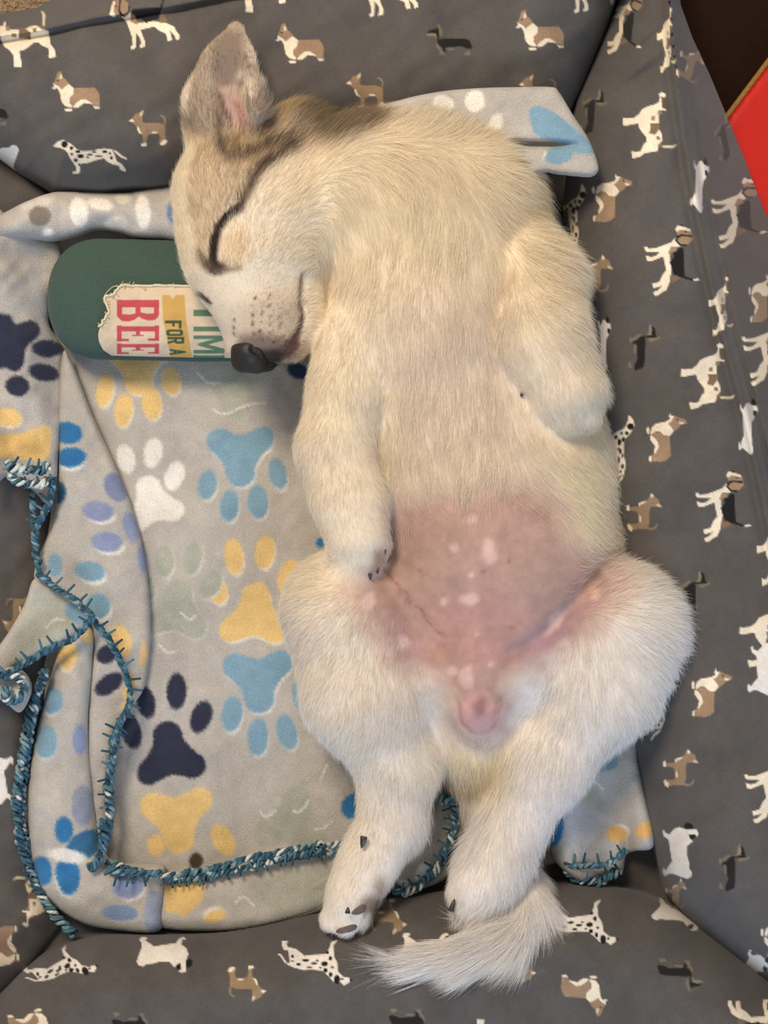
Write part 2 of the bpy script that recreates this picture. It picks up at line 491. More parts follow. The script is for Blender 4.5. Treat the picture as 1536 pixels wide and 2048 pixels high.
top_ops = dogs([
    ('corgi', 152, 184, 0), ('corgi', 600, 88, 0), ('corgi', 1080, 62, 0), ('dalmatian', 182, 310, 0), ('chihuahua', 300, 252, 0),
    ('chihuahua', 735, 177, 0), ('dachshund', 900, 80, 0), ('beagle', 288, 40, 0, 1, 1.05), ('terrier', 42, 75, 0, 1.05, 1.05), ('beagle', 765, -22, 0),
    ('terrier', 505, -32, 0), ('dachshund', -28, 220, 0), ('bulldog', -15, 312, 0), ('bulldog', 870, 232, 0), ('dalmatian', 640, 292, 0),
    ('dachshund', 440, 205, 0), ('chihuahua', 1080, 180, 0), ('beagle', 1175, -30, 0), ('corgi', -120, 130, 0)])
patch('bolster', top_inner + [(-200, 70)] + top_outer, z_top, lambda x, y, d, z: np.full_like(z, 0.004) + 0 * z,
      M_cover, bed, g=2.6, base=GREY, ops=top_ops, smooth_outline=False, tint=0.05)

# right-hand bolster
R_in = [(1296, -150), (1272, -90), (1240, 0), (1195, 100), (1150, 200), (1138, 250), (1130, 330), (1125, 420), (1128, 600), (1160, 850), (1205, 1150), (1250, 1420), (1300, 1680), (1332, 1790), (1400, 1870), (1480, 1935), (1560, 1990), (1720, 2080)]
R_out = [(1900, 2080), (1900, 1200), (1790, 900), (1660, 680), (1590, 540), (1536, 440), (1520, 400), (1490, 320), (1455, 235), (1420, 150), (1385, 75), (1362, 10), (1352, -60), (1344, -150)]
R_seam = spline([(1326, -150), (1330, -60), (1338, 0), (1347, 100), (1375, 300), (1400, 440), (1438, 620), (1485, 800), (1520, 950), (1550, 1100), (1600, 1350), (1680, 1800), (1720, 2080)], 5)


def z_right(x, y, d):
    di = segdist(x, y, R_in, False)[0]
    ds, nx_, ny_ = segdist(x, y, R_seam, False)
    do = segdist(x, y, R_out, False)[0]
    out = x > nx_
    zc = 0.122
    a = 0.05 + (zc - 0.05) * pillow(di / 230, 2.2)
    t = ds / (ds + do + 1e-6)
    b = zc - (zc - 0.034) * t ** 1.25
    z = np.where(out, b, a)
    z = z + 0.0030 * np.exp(-((ds - 3) / 8) ** 2) - np.where(out, 0.006, 0.0015) * np.exp(-((ds - 18) / 9) ** 2)
    z += 0.0024 * vnoise(x, y, 130, 21) + 0.0012 * vnoise(x, y + 0.5 * x, 50, 22)
    # folds near the upper end
    for x0, y0, a0, wd, amp in ((1290, 90, 0.7, 12, 0.004), (1285, 150, 0.6, 14, 0.004), (1360, 320, 1.4, 16, 0.002)):
        u = (x - x0) * math.sin(a0) - (y - y0) * -math.cos(a0)
        v = (x - x0) * math.cos(a0) + (y - y0) * -math.sin(a0)
        z -= amp * np.exp(-(u / wd) ** 2 - (v / 70) ** 2)
    return 0.03 + (z - 0.03) * (0.05 + 0.95 * pillow((y + 150) / 110))


Q = 90
right_ops = dogs([
    ('terrier', 1302, 250, Q), ('terrier', 1418, 752, Q), ('terrier', 1535, 1268, Q), ('beagle', 1345, 520, Q), ('beagle', 1447, 1012, Q), ('beagle', 1545, 1575, Q),
    ('corgi', 1222, 397, Q + 3), ('corgi', 1332, 876, Q), ('corgi', 1421, 1387, Q + 3), ('chihuahua', 1195, 552, Q), ('chihuahua', 1293, 1028, Q), ('chihuahua', 1366, 1540, Q),
    ('dalmatian', 1148, 442, Q + 2, .75, 1), ('dalmatian', 1240, 905, Q + 2, .9, 1), ('dalmatian', 1322, 1412, Q + 12, .9, 1), ('dachshund', 1187, 225, Q + 6, .8, 1), ('dachshund', 1288, 697, Q + 3), ('dachshund', 1389, 1190, Q),
    ('dachshund', 1468, 1738, Q), ('bulldog', 1362, 1705, Q), ('bulldog', 1208, 690, Q + 6, .35, 1), ('beagle', 1250, 45, Q + 12, .7, 1),
    ('bulldog', 1400, 372, Q + 12, .45, 1), ('terrier', 1334, 80, Q, .35, 1), ('chihuahua', 1384, 132, Q + 20, .7, 1), ('dachshund', 1452, 275, Q - 16, .7, 1),
    ('beagle', 1478, 425, Q, 1, 1), ('terrier', 1443, 612, Q, .45, .9), ('corgi', 1528, 597, Q, .8, 1), ('bulldog', 1497, 856, Q + 4, .5, 1), ('terrier', 1547, 1105, Q, .6, 1),
    ('beagle', 1540, 700, Q), ('bulldog', 1535, 1340, Q + 5), ('corgi', 1560, 1880, Q), ('terrier', 1600, 1740, Q), ('chihuahua', 1355, 1790, Q, .6, .8), ('bulldog', 1500, 1945, 130, .8, .8)])
def zb_right(x, y, d, z):
    do = segdist(x, y, R_out, False)[0]
    return 0.004 + 0.024 * np.clip(1.6 - do / 60, 0, 1)


patch('bolster', R_in + R_out, z_right, zb_right, M_cover, bed, g=2.6, base=GREY, ops=right_ops, smooth_outline=False, tint=0.05, clip=(1000, -160, 1720, 2090))

# left-hand bolster, mostly under the blanket
L_in = [(-60, 275), (20, 325), (105, 395), (112, 600), (105, 900), (98, 1200), (92, 1500), (98, 1720), (125, 1850), (60, 1935), (0, 1995), (-120, 2080)]


def z_left(x, y, d):
    di = segdist(x, y, L_in, False)[0]
    return 0.05 + 0.030 * pillow(di / 230, 1.6) + 0.003 * vnoise(x, y, 90, 31) + 0.0015 * vnoise(x, y, 35, 32)


left_ops = dogs([('terrier', 72, 1795, -90, .9, .9), ('chihuahua', 30, 1228, -90, .8, 1), ('corgi', 0, 1900, -90), ('bulldog', -10, 1560, -90), ('beagle', -130, 700, -90), ('corgi', -90, 900, -90), ('terrier', -130, 1150, -90), ('dachshund', -120, 1330, -90), ('bulldog', -120, 500, -90), ('chihuahua', -130, 1560, -90), ('beagle', -110, 1750, -90), ('dalmatian', -40, 1420, -90)])
patch('bolster', L_in + [(-300, 2080), (-300, 200)], z_left, lambda x, y, d, z: np.full_like(z, 0.004), M_cover, bed, g=3.0, base=GREY, ops=left_ops, smooth_outline=False, tint=0.05, clip=(-200, 200, 400, 2100))

# foot-side bolster
B_in = spline([(-160, 2090), (-60, 2040), (0, 1988), (60, 1928), (130, 1886), (210, 1868), (320, 1868), (450, 1862), (600, 1832), (800, 1792), (1000, 1768), (1150, 1764), (1250, 1775), (1330, 1805), (1400, 1850), (1470, 1900), (1536, 1955), (1640, 2030), (1760, 2090)], 4)


def z_bot(x, y, d):
    di = segdist(x, y, B_in, False)[0]
    z = 0.056 + 0.058 * pillow(di / 190, 2.1)
    z += 0.0024 * vnoise(x, y, 120, 41) + 0.0012 * vnoise(x, y, 45, 42)
    for cx, wd, amp in ((560, 40, 0.0025), (900, 60, 0.003), (1250, 60, 0.0025)):
        z -= amp * np.exp(-((x - cx - 0.3 * (y - 1900)) / wd) ** 2)
    return z


U = 180
bot_ops = dogs([
    ('spotted', 630, 1925, U), ('spotted', 1160, 1848, U - 4), ('spotted', 118, 1938, U - 32, .95, .75), ('bulldog', 326, 1911, U), ('bulldog', 1357, 1832, U + 14, 1, .7),
    ('chihuahua', 490, 1972, U), ('corgi', 1168, 1988, U + 6), ('corgi', 66, 2058, U - 8), ('dachshund', 1358, 1950, U + 4), ('dachshund', 268, 2056, U), ('dachshund', 822, 2048, U), ('beagle', 1520, 2050, U + 10),
    ('chihuahua', 772, 1838, U), ('bulldog', 852, 1903, U), ('chihuahua', 1030, 1935, U), ('terrier', 955, 2095, U), ('beagle', 520, 2105, U), ('terrier', 700, 2110, U), ('corgi', 330, 2150, U), ('spotted', 130, 2165, U), ('corgi', 820, 2175, U), ('spotted', 1180, 2130, U), ('chihuahua', 1370, 2110, U), ('bulldog', 1010, 2185, U), ('terrier', 1540, 2180, U)])
patch('bolster', B_in.tolist() + [(1780, 2260), (-180, 2260)], z_bot, lambda x, y, d, z: np.full_like(z, 0.004), M_cover, bed, g=2.6, base=GREY, ops=bot_ops, smooth_outline=False, tint=0.05, clip=(-160, 1700, 1760, 2240))

# ------------------------------------------------------------------ things beside the bed
mt = patch('dark_area_sheet', [(1240, -60), (1240, -180), (2000, -180), (2000, 640), (1300, 640)], lambda x, y, d: 0.002 + 0.006 * pillow(d / 14),
           lambda x, y, d, z: np.full_like(z, 0.001), M_dark_sheet, None, g=14, base=(40, 24, 14), smooth_outline=False)  # stand-in sheet filling the unidentified dark area beside the bed
tag(mt, 'dark brown stand-in sheet for the unidentified dark area at the top right beside the bed', 'stand-in sheet')

rb = empty('red_box', (0.24, 0.22, 0.009))
tag(rb, 'bright red box with a raw tan edge next to the right bolster', 'box')
cor = np.array([1449, 246.0]); d1 = np.array([0.600, -0.80]); d2 = np.array([0.80, 0.600])
rect = [cor - d1 * 300, cor + d1 * 420, cor + d1 * 420 + d2 * 620, cor - d1 * 300 + d2 * 620]
patch('lid', [tuple(q) for q in rect], lambda x, y, d: 0.021 + 0.002 * pillow(d / 8), lambda x, y, d, z: np.full_like(z, 0.0085), M_red, rb, g=8, base=(200, 40, 15), smooth_outline=False)
strip = [cor - d1 * 300 - d2 * 9, cor - d2 * 9 + d1 * 420, cor + d1 * 420 + d2 * 1, cor - d1 * 300 + d2 * 1]
patch('raw_edge', [tuple(q) for q in strip], lambda x, y, d: 0.0215 + 0.002 * pillow(d / 3), lambda x, y, d, z: np.full_like(z, 0.0085), M_tan, rb, g=3, base=(150, 108, 52), smooth_outline=False)

# ------------------------------------------------------------------ the fleece blanket
FL = (178, 172, 162)
NAVY = (48, 50, 66); YEL = (220, 186, 122); LB = (124, 156, 172); BLU = (52, 112, 160); WHT = (226, 220, 208); SAGE = (166, 166, 151); PERI = (136, 146, 174); TEAL = (74, 118, 140)
CRES = (220, 216, 206)


def G(ctrl, sigma=120.0):
    c = np.asarray(ctrl, float)

    def f(x, y):
        w_ = np.exp(-((x[:, None] - c[None, :, 0]) ** 2 + (y[:, None] - c[None, :, 1]) ** 2) / (2 * sigma ** 2)) + 1e-9
        return (w_ * c[None, :, 2]).sum(1) / w_.sum(1)
    return f


def toe(cx, cy, rx, ry, ang, c, cres=(3, 6), soft=7):
    o = []
    if cres and cres != (0, 0):
        o.append(('e', cx + cres[0], cy + cres[1], rx * .93, ry * .95, ang, CRES, soft))
    o.append(('e', cx, cy, rx, ry, ang, c, soft))
    return o


PAD = [(-8, -62), (14, -62), (28, -46), (34, -22), (52, 2), (68, 18), (68, 42), (46, 56), (20, 48), (0, 44), (-22, 52), (-46, 60), (-66, 48), (-64, 22), (-44, 2), (-30, -22), (-26, -48)]


def paw(cx, cy, rot, c, s=1.0, toes=True, cres=(3, 6)):
    a = math.radians(rot); ca, sa = math.cos(a) * s, math.sin(a) * s
    tr = lambda u, v: (cx + u * ca - v * sa, cy + u * sa + v * ca)
    pts = spline([tr(u, v) for u, v in PAD], 3, True)
    o = []
    if cres and cres != (0, 0):
        o.append(('p', (pts - (cx, cy)) * .96 + (cx, cy) + np.array(cres), CRES, 8))
    o.append(('p', pts, c, 8))
    if toes:
        for u, v, rx, ry, an in ((-70, -42, 20, 33, -24), (-38, -98, 20, 36, -8), (20, -112, 20, 37, 8), (66, -62, 19, 34, 24)):
            X, Y = tr(u, v)
            o += toe(X, Y, rx * s, ry * s, rot + an, c, cres)
    return o


def sheet(name, outline, zmid, thick, r, ops, g=3.2, wr=0.001, base=FL, power=2.0):
    """a piece of fleece with a rolled rim: zmid(x, y) centre height, thick and rim radius r (pixels)"""
    def zt(x, y, d):
        return zmid(x, y) + wr * vnoise(x, y, 55, 51) + wr * 0.5 * vnoise(x, y, 22, 52) + 0.5 * thick * pillow(d / r, power)

    def zb_(x, y, d, z):
        return z - 0.0006 - thick * pillow(d / r, power)
    return patch(name, outline, zt, zb_, M_fleece, blanket, g=g, base=base, ops=ops, tint=0.05, fuzz=0.9)


blanket = empty('fleece_blanket', (-0.09, 0.0, 0.049))
tag(blanket, 'crumpled grey fleece blanket with coloured paw prints and blue crochet edging under the puppy', 'blanket')

# the panel lying flat in the bed
main_ops = []
main_ops += paw(470, 775, 178, SAGE, 1.0, False, None)
main_ops += [('l', spline([(395, 745), (415, 765), (440, 765)], 5), 1.6, CRES, 5), ('l', spline([(425, 818), (450, 828), (490, 812), (530, 806)], 5), 1.6, CRES, 5)]
main_ops += paw(278, 730, 180, YEL, .95, False) + toe(210, 780, 17, 34, 12, YEL) + toe(247, 820, 18, 34, 8, YEL) + toe(303, 806, 20, 34, -8, YEL) + toe(342, 762, 19, 28, -8, YEL)
main_ops += paw(303, 1005, -14, WHT, .86, False, None) + toe(252, 918, 18, 30, -14, WHT, None) + toe(306, 906, 19, 30, 10, WHT, None) + toe(349, 952, 19, 30, 20, WHT, None)
main_ops += paw(482, 912, 180, LB, .98, False) + toe(415, 970, 19, 30, 10, LB) + toe(459, 1012, 19, 32, 5, LB) + toe(516, 1004, 21, 34, -4, LB) + toe(556, 948, 18, 32, -12, LB)
main_ops += paw(508, 1228, 4, YEL, 1.0, False) + toe(434, 1178, 20, 31, -16, YEL) + toe(468, 1113, 19, 36, -8, YEL) + toe(530, 1104, 20, 34, 8, YEL) + toe(577, 1152, 20, 34, 20, YEL)
main_ops += paw(518, 1362, 178, LB, 1.02, False) + toe(464, 1428, 21, 36, 8, LB) + toe(516, 1474, 21, 38, 2, LB) + toe(574, 1464, 20, 36, -14, LB) + toe(606, 1400, 18, 36, -24, LB)
main_ops += paw(338, 1506, -6, NAVY, 1.0, False, None) + toe(262, 1462, 20, 36, -14, NAVY, None) + toe(292, 1405, 18, 32, -12, NAVY, None) + toe(353, 1383, 20, 36, 2, NAVY, None) + toe(402, 1434, 20, 33, 22, NAVY, None)
main_ops += paw(356, 1640, 176, YEL, 1.05, False, None) + toe(312, 1690, 17, 22, 0, YEL, None) + toe(392, 1722, 14, 16, 10, (70, 60, 45), None) + toe(446, 1680, 21, 34, -30, YEL, None)
main_ops += paw(352, 1220, 8, SAGE, .95, True, (3, 3)) + [('l', spline([(318, 1290), (335, 1305), (352, 1302)], 5), 1.6, CRES, 5), ('l', spline([(362, 1225), (380, 1240), (392, 1230)], 5), 1.6, CRES, 5)]
main_ops += paw(585, 1640, 10, SAGE, 1.05, False, None) + [('l', spline([(520, 1622), (532, 1634), (550, 1622)], 5), 1.6, CRES, 5), ('l', spline([(585, 1622), (602, 1622), (618, 1600)], 5), 1.6, CRES, 5), ('l', spline([(630, 1660), (650, 1655), (665, 1640)], 5), 1.6, CRES, 5), ('l', spline([(655, 1530), (640, 1560)], 5), 1.6, CRES, 5)]
main_ops += toe(722, 1535, 20, 30, -6, BLU, None) + toe(706, 1612, 22, 26, 40, BLU, None) + toe(596, 742, 22, 15, 20, (44, 66, 88), None)
main_ops += toe(640, 1085, 8, 10, 0, BLU, None)
sheet('blanket_panel', [(95, 420), (380, 400), (700, 380), (1080, 380), (1150, 620), (1180, 900), (1215, 1200), (1255, 1420), (1250, 1640), (1100, 1730), (880, 1760), (660, 1780), (420, 1830), (140, 1830), (75, 1600), (90, 1100), (100, 700)],
      lambda x, y: 0.0515 + 0.0016 * vnoise(x, y, 150, 55) + 0.0 * x, 0.004, 10, main_ops, g=3.0, wr=0.0008)

# turned-up hem along the foot of the panel
hem_ops = [('p', [(330, 1750), (412, 1752), (405, 1800), (370, 1832), (330, 1822)], YEL, 8)] + toe(430, 1832, 22, 12, -20, YEL, (-4, -6)) + [('l', spline([(470, 1806), (488, 1794), (508, 1812)], 5), 1.6, CRES, 5)] + \
    [('p', [(500, 1770), (640, 1720), (720, 1700), (700, 1790), (560, 1840)], SAGE, 20)]
sheet('turned_hem', [(215, 1742), (340, 1752), (430, 1738), (520, 1716), (620, 1698), (720, 1690), (780, 1700), (760, 1760), (690, 1800), (600, 1832), (500, 1856), (400, 1862), (300, 1850), (220, 1800)],
      lambda x, y: 0.0585 + 0.004 * np.clip((y - 1780) / 60, -1, 1), 0.012, 26, hem_ops, g=3.0)
sheet('fold', [(470, 1858), (560, 1800), (640, 1752), (720, 1720), (790, 1720), (740, 1790), (640, 1826), (560, 1848)],
      lambda x, y: 0.0585 + 0 * x, 0.012, 16, [('p', [(400, 1700), (900, 1700), (900, 1900), (400, 1900)], SAGE, 10)], g=3.2)

# long fold on the left with its edge running down over the panel
fold_ops = toe(135, 866, 30, 22, 10, BLU, None) + toe(142, 915, 30, 20, -6, BLU, (2, 8)) + toe(118, 985, 14, 22, 0, (52, 92, 120), None)
fold_ops += toe(232, 975, 22, 30, -30, (124, 132, 158), None) + toe(196, 1022, 32, 20, 8, PERI, (6, 8)) + toe(214, 1084, 32, 20, 6, PERI, (6, 8)) + toe(262, 1055, 14, 34, -14, PERI, None) + toe(284, 1118, 9, 24, -8, PERI, None)
fold_ops += toe(180, 1143, 30, 20, 12, LB, (6, 8)) + toe(196, 1212, 24, 26, -40, LB, (5, 7)) + toe(110, 1130, 14, 24, 0, LB, None)
fold_ops += toe(243, 1282, 20, 32, -14, YEL, (0, 0)) + toe(287, 1308, 9, 26, 6, (214, 180, 128), None) + toe(262, 1362, 12, 14, 0, YEL, None) + toe(258, 1388, 12, 14, 0, YEL, None) + toe(252, 1412, 10, 10, 0, YEL, None)
fold_ops += toe(214, 1308, 22, 18, -30, NAVY, None) + toe(218, 1368, 32, 18, -34, NAVY, None)
sheet('long_fold', [(128, 700), (152, 745), (182, 825), (225, 920), (262, 1010), (286, 1100), (299, 1200), (299, 1300), (288, 1375), (262, 1415), (238, 1450), (225, 1520), (218, 1600), (212, 1680), (196, 1720), (182, 1640), (176, 1500), (180, 1380), (186, 1260), (130, 1205), (72, 1165), (75, 1120), (95, 1070), (115, 1000), (118, 900), (118, 780)],
      lambda x, y: 0.0625 + 0.004 * np.clip((200 - x) / 100, -1, 1) + 0.0015 * vnoise(x, y, 60, 61), 0.009, 16, fold_ops, wr=0.0012)

# drape at the upper left
drape_ops = paw(22, 680, -60, NAVY, .78, False, None) + toe(94, 697, 31, 17, 4, NAVY, (0, 0)) + toe(88, 745, 31, 17, 12, NAVY, (0, 0)) + toe(35, 772, 24, 20, 10, NAVY, None) + [('p', [(-40, 620), (20, 630), (52, 690), (30, 735), (-40, 740)], NAVY, 10)]
drape_ops += toe(14, 834, 30, 18, 10, YEL, (3, 5)) + [('p', [(-20, 870), (40, 868), (92, 848), (104, 860), (100, 905), (88, 922), (-20, 915)], YEL, 8)]
sheet('side_drape', [(-40, 440), (40, 455), (100, 478), (122, 500), (120, 560), (96, 640), (128, 700), (134, 760), (126, 830), (116, 900), (112, 960), (105, 1000), (88, 1005), (70, 985), (20, 950), (-40, 940)],
      lambda x, y: 0.074 + 0.022 * np.clip((60 - x) / 120, -1, 1) + 0.004 * np.sin((x - 0.25 * y) / 26.0) * np.clip((y - 430) / 120, 0, 1), 0.008, 16, drape_ops, wr=0.002)

# corner lapped over at the left edge
flap_ops = [('p', [(60, 1190), (140, 1150), (190, 1220), (90, 1320), (0, 1400)], (172, 170, 154), 30), ('l', spline([(92, 1255), (112, 1238), (128, 1242)], 5), 1.6, CRES, 5)] + toe(150, 1228, 26, 14, 40, LB, None)
sheet('corner_flap', [(68, 1158), (100, 1172), (145, 1200), (190, 1232), (160, 1262), (110, 1292), (60, 1318), (25, 1335), (10, 1370), (-25, 1395), (-25, 1330), (20, 1260), (50, 1205)],
      lambda x, y: 0.079 + 0.010 * np.clip((60 - x) / 100, -1, 1), 0.007, 14, flap_ops)
sheet('corner_tip', [(-30, 1330), (20, 1330), (55, 1355), (60, 1390), (40, 1425), (10, 1405), (-30, 1380)], lambda x, y: 0.083 + 0 * x, 0.010, 18, toe(48, 1356, 7, 10, 0, WHT, None) + toe(34, 1380, 10, 12, 20, WHT, None))

# rolled strip down the lower left ending in a squared corner
roll_ops = toe(134, 1306, 20, 34, -4, YEL, (-2, 6)) + toe(176, 1265, 14, 22, 0, YEL, None) + toe(104, 1402, 22, 26, 10, LB, (-2, 6)) + toe(92, 1484, 22, 34, 4, LB, (0, 5)) + toe(160, 1480, 14, 30, 0, PERI, None)
roll_ops += toe(128, 1660, 18, 26, 0, BLU, None) + toe(170, 1690, 40, 26, -30, (56, 104, 140), None) + toe(84, 1742, 20, 30, -8, BLU, (-3, 8)) + toe(136, 1750, 24, 40, -6, BLU, (-3, 8)) + [('e', 135, 1712, 40, 14, 10, CRES, 8)]
roll_ops += toe(256, 1772, 32, 26, 0, PERI, (5, 5)) + toe(240, 1826, 38, 16, 4, (122, 142, 170), (4, 3)) + toe(310, 1830, 22, 50, 0, (148, 158, 178), None) + toe(165, 1610, 22, 40, 0, (140, 146, 160), None)
sheet('rolled_edge', [(128, 1268), (155, 1248), (184, 1258), (184, 1340), (176, 1440), (182, 1540), (195, 1640), (212, 1720), (260, 1732), (322, 1735), (329, 1760), (326, 1820), (318, 1862), (250, 1862), (170, 1848), (110, 1812), (72, 1760), (58, 1680), (58, 1560), (74, 1460), (100, 1360)],
      lambda x, y: 0.0645 + 0.002 * vnoise(x, y, 80, 63), 0.020, 40, roll_ops, wr=0.0014)

# rolled edge behind the toy, and the corner over the top right of the bed
hd_ops = toe(158, 424, 18, 30, -6, WHT, None) + toe(286, 424, 15, 34, -4, WHT, None) + toe(200, 408, 26, 12, 10, WHT, None) + toe(232, 446, 24, 14, -6, (206, 200, 190), None) + toe(246, 396, 16, 12, 0, (206, 204, 184), None) + toe(75, 405, 34, 12, -16, (200, 194, 184), None) + toe(80, 432, 22, 20, 0, (128, 118, 106), None) + toe(96, 464, 10, 8, 0, WHT, None) + toe(345, 425, 12, 22, 0, (110, 132, 158), None)
sheet('rolled_edge', [(-60, 440), (0, 428), (50, 404), (110, 384), (180, 384), (250, 385), (320, 374), (400, 362), (520, 370), (520, 470), (400, 490), (330, 478), (270, 474), (230, 462), (190, 458), (150, 470), (100, 480), (40, 476), (-60, 480)],
      lambda x, y: 0.072 + 0.016 * np.clip((120 - x) / 160, 0, 1), 0.022, 42, hd_ops, wr=0.0016)
cor_ops = toe(886, 207, 22, 17, 10, WHT, None) + toe(950, 202, 20, 22, 10, WHT, None) + toe(988, 255, 14, 30, 24, WHT, None) + [('p', spline([(1060, 218), (1085, 214), (1118, 232), (1155, 262), (1182, 288), (1190, 306), (1150, 306), (1120, 285), (1080, 275), (1062, 250)], 3, True), LB, 7), ('e', 1118, 310, 28, 18, -12, LB, 7), ('l', spline([(1086, 318), (1092, 306)], 5), 1.6, CRES, 5)]


def z_corner(x, y):
    z = 0.116 + 0.003 * np.clip((x - 900) / 200, 0, 1) - 0.010 * np.clip((860 - x) / 120, 0, 1)
    u = np.clip((x - 1000) / 40, 0, 1) * np.clip((1165 - x) / 60, 0, 1)
    z = z - 0.009 * np.exp(-((y - (287 + 0.02 * (x - 1000))) / 7.0) ** 2) * u
    return z


sheet('blanket_corner', [(740, 225), (800, 200), (880, 183), (960, 176), (1040, 174), (1102, 174), (1118, 184), (1145, 228), (1178, 280), (1196, 328), (1194, 346), (1178, 352), (1120, 347), (1080, 344), (1000, 372), (860, 372), (760, 300)],
      z_corner, 0.008, 14, cor_ops, g=2.6, wr=0.0008)

# bunched edge at the lower right and between the hind legs
br_ops = toe(1108, 1655, 19, 38, 6, BLU, (0, 0)) + toe(1208, 1522, 28, 20, 0, (120, 148, 156), None) + [('p', [(1145, 1600), (1160, 1572), (1195, 1578), (1210, 1612), (1190, 1630), (1150, 1628)], SAGE, 10), ('l', spline([(1160, 1568), (1185, 1562), (1205, 1578)], 5), 1.6, CRES, 5), ('p', [(1130, 1640), (1160, 1600), (1230, 1640), (1240, 1720), (1130, 1720)], (186, 186, 184), 20)] + toe(1234, 1668, 21, 16, 0, (224, 178, 110), (6, -4)) + toe(1290, 1660, 20, 16, -20, (216, 172, 108), None)


def z_bunch(x, y):
    return 0.066 + 0.007 * np.sin((x - 1095) / 200.0 * 7.5) * np.clip((y - 1480) / 120, 0, 1) - 0.007 * np.exp(-((x - 1255) / 12) ** 2 - ((y - 1700) / 40) ** 2)


sheet('bunched_edge', [(1040, 1480), (1160, 1450), (1262, 1462), (1275, 1520), (1292, 1600), (1308, 1672), (1302, 1698), (1270, 1702), (1252, 1712), (1244, 1745), (1210, 1764), (1165, 1764), (1132, 1745), (1110, 1722), (1095, 1690), (1060, 1640), (1030, 1560)],
      z_bunch, 0.016, 26, br_ops, g=2.8)
mid_ops = [('e', 870, 1650, 30, 40, 20, (168, 164, 150), 20)] + toe(912, 1705, 15, 24, 10, BLU, None) + toe(846, 1745, 14, 22, 30, (226, 224, 216), None) + toe(806, 1768, 14, 8, 20, (226, 224, 216), None)
sheet('bunched_edge', [(800, 1700), (850, 1650), (876, 1596), (905, 1590), (930, 1640), (930, 1720), (900, 1752), (862, 1772), (812, 1786), (786, 1778), (770, 1740)],
      lambda x, y: 0.064 + 0 * x, 0.014, 22, mid_ops, g=2.8)


# crochet edging: three twisted plies of blue yarn with blanket stitches reaching into the fleece
YB = np.array([(56, 92, 106), (80, 116, 130), (42, 74, 92), (122, 146, 152), (60, 104, 126)], float)


def crochet(path, z, inward=0, step=27, ply=4.0, twist=30.0, stitch=24, zst=0.003, white=0.0, seed=0):
    r_ = np.random.default_rng(400 + seed)
    p = spline(path, 24)
    zz = np.broadcast_to(np.asarray(z, float), (len(path),))
    zi = np.interp(np.linspace(0, 1, len(p)), np.linspace(0, 1, len(path)), zz)
    seg = np.r_[0, np.cumsum(np.hypot(*np.diff(p, axis=0).T))]
    n = int(seg[-1] / 3.2) + 2
    s_ = np.linspace(0, seg[-1], n)
    px, py, z_ = np.interp(s_, seg, p[:, 0]), np.interp(s_, seg, p[:, 1]), np.interp(s_, seg, zi)
    px = px + 3.0 * vnoise(s_, s_ * 0 + seed * 20, 26, 77); py = py + 3.0 * vnoise(s_, s_ * 0 + seed * 20 + 9, 26, 78)
    tx, ty = np.gradient(px), np.gradient(py); l = np.hypot(tx, ty); tx, ty = tx / l, ty / l
    nx_, ny_ = -ty, tx
    mb = MB()
    for k in range(3):
        ph = s_ / twist * 2 * np.pi + k * 2 * np.pi / 3
        rr = ply * (1.2 + 0.6 * vnoise(s_, s_ * 0 + k * 50, 16, 70 + seed))
        ph = ph + 1.2 * vnoise(s_, s_ * 0 + k * 33, 30, 90 + seed)
        off = np.cos(ph) * rr
        zo = np.sin(ph) * rr * S
        cc = YB[(np.floor(s_ / 11 + k * 7) + r_.integers(0, 5)).astype(int) % 5]
        cc = cc * (1 + 0.18 * vnoise(s_, s_ * 0 + 9 * k, 8, 75))[:, None]
        if white:
            m = vnoise(s_, s_ * 0 + 31 * k, 14, 76 + seed) > 0.85 - white
            cc = np.where(m[:, None], (206, 208, 200), cc)
        mb.tube(P(px + nx_ * off, py + ny_ * off, z_ + zo + 0.001), S * (3.5 + 0.9 * vnoise(s_, s_ * 0 + k * 11, 9, 79)), cc, 6)
    if inward:
        for q in np.arange(step * 0.5, seg[-1], step):
            q = q + r_.uniform(-4, 4)
            i = int(np.clip(np.searchsorted(s_, q), 0, n - 1))
            t = np.linspace(0, 1, 6)
            ang = r_.uniform(-.35, .35)
            dx = nx_[i] * math.cos(ang) - ny_[i] * math.sin(ang); dy = nx_[i] * math.sin(ang) + ny_[i] * math.cos(ang)
            L_ = inward * stitch * r_.uniform(.8, 1.15)
            mb.tube(P(px[i] + dx * L_ * t, py[i] + dy * L_ * t, z_[i] + 0.001 + zst * np.sin(t * 2.2)), 3.2 * S * (1 - 0.35 * t), YB[r_.integers(0, 3)], 5)
    return mb.build('crochet_edging', M_yarn, blanket)


crochet([(212, 1722), (260, 1738), (330, 1750), (400, 1742), (460, 1728), (540, 1708), (620, 1694), (700, 1686)], [.073, .072, .066, .066, .066, .066, .065, .064], 1, white=.25, seed=1)
crochet([(330, 1762), (420, 1752), (520, 1728), (610, 1708), (690, 1700)], .0655, 1, white=.2, stitch=14, seed=2)
crochet([(10, 930), (45, 940), (78, 938), (102, 934)], [.095, .091, .085, .083], -1, white=.6, seed=3, ply=6)
crochet([(14, 950), (50, 965), (84, 968), (104, 960)], [.092, .088, .082, .080], -1, white=.7, seed=4, ply=6, stitch=14)
crochet([(62, 985), (68, 1040), (72, 1100), (80, 1150)], [.076, .074, .076, .08], 0, seed=5)
crochet([(106, 955), (100, 1000), (80, 1042), (70, 1062)], [.079, .077, .076, .076], 1, seed=6, ply=3.5)
crochet([(74, 1148), (110, 1172), (150, 1202), (188, 1234)], [.084, .083, .081, .079], -1, white=.15, seed=7, ply=3)
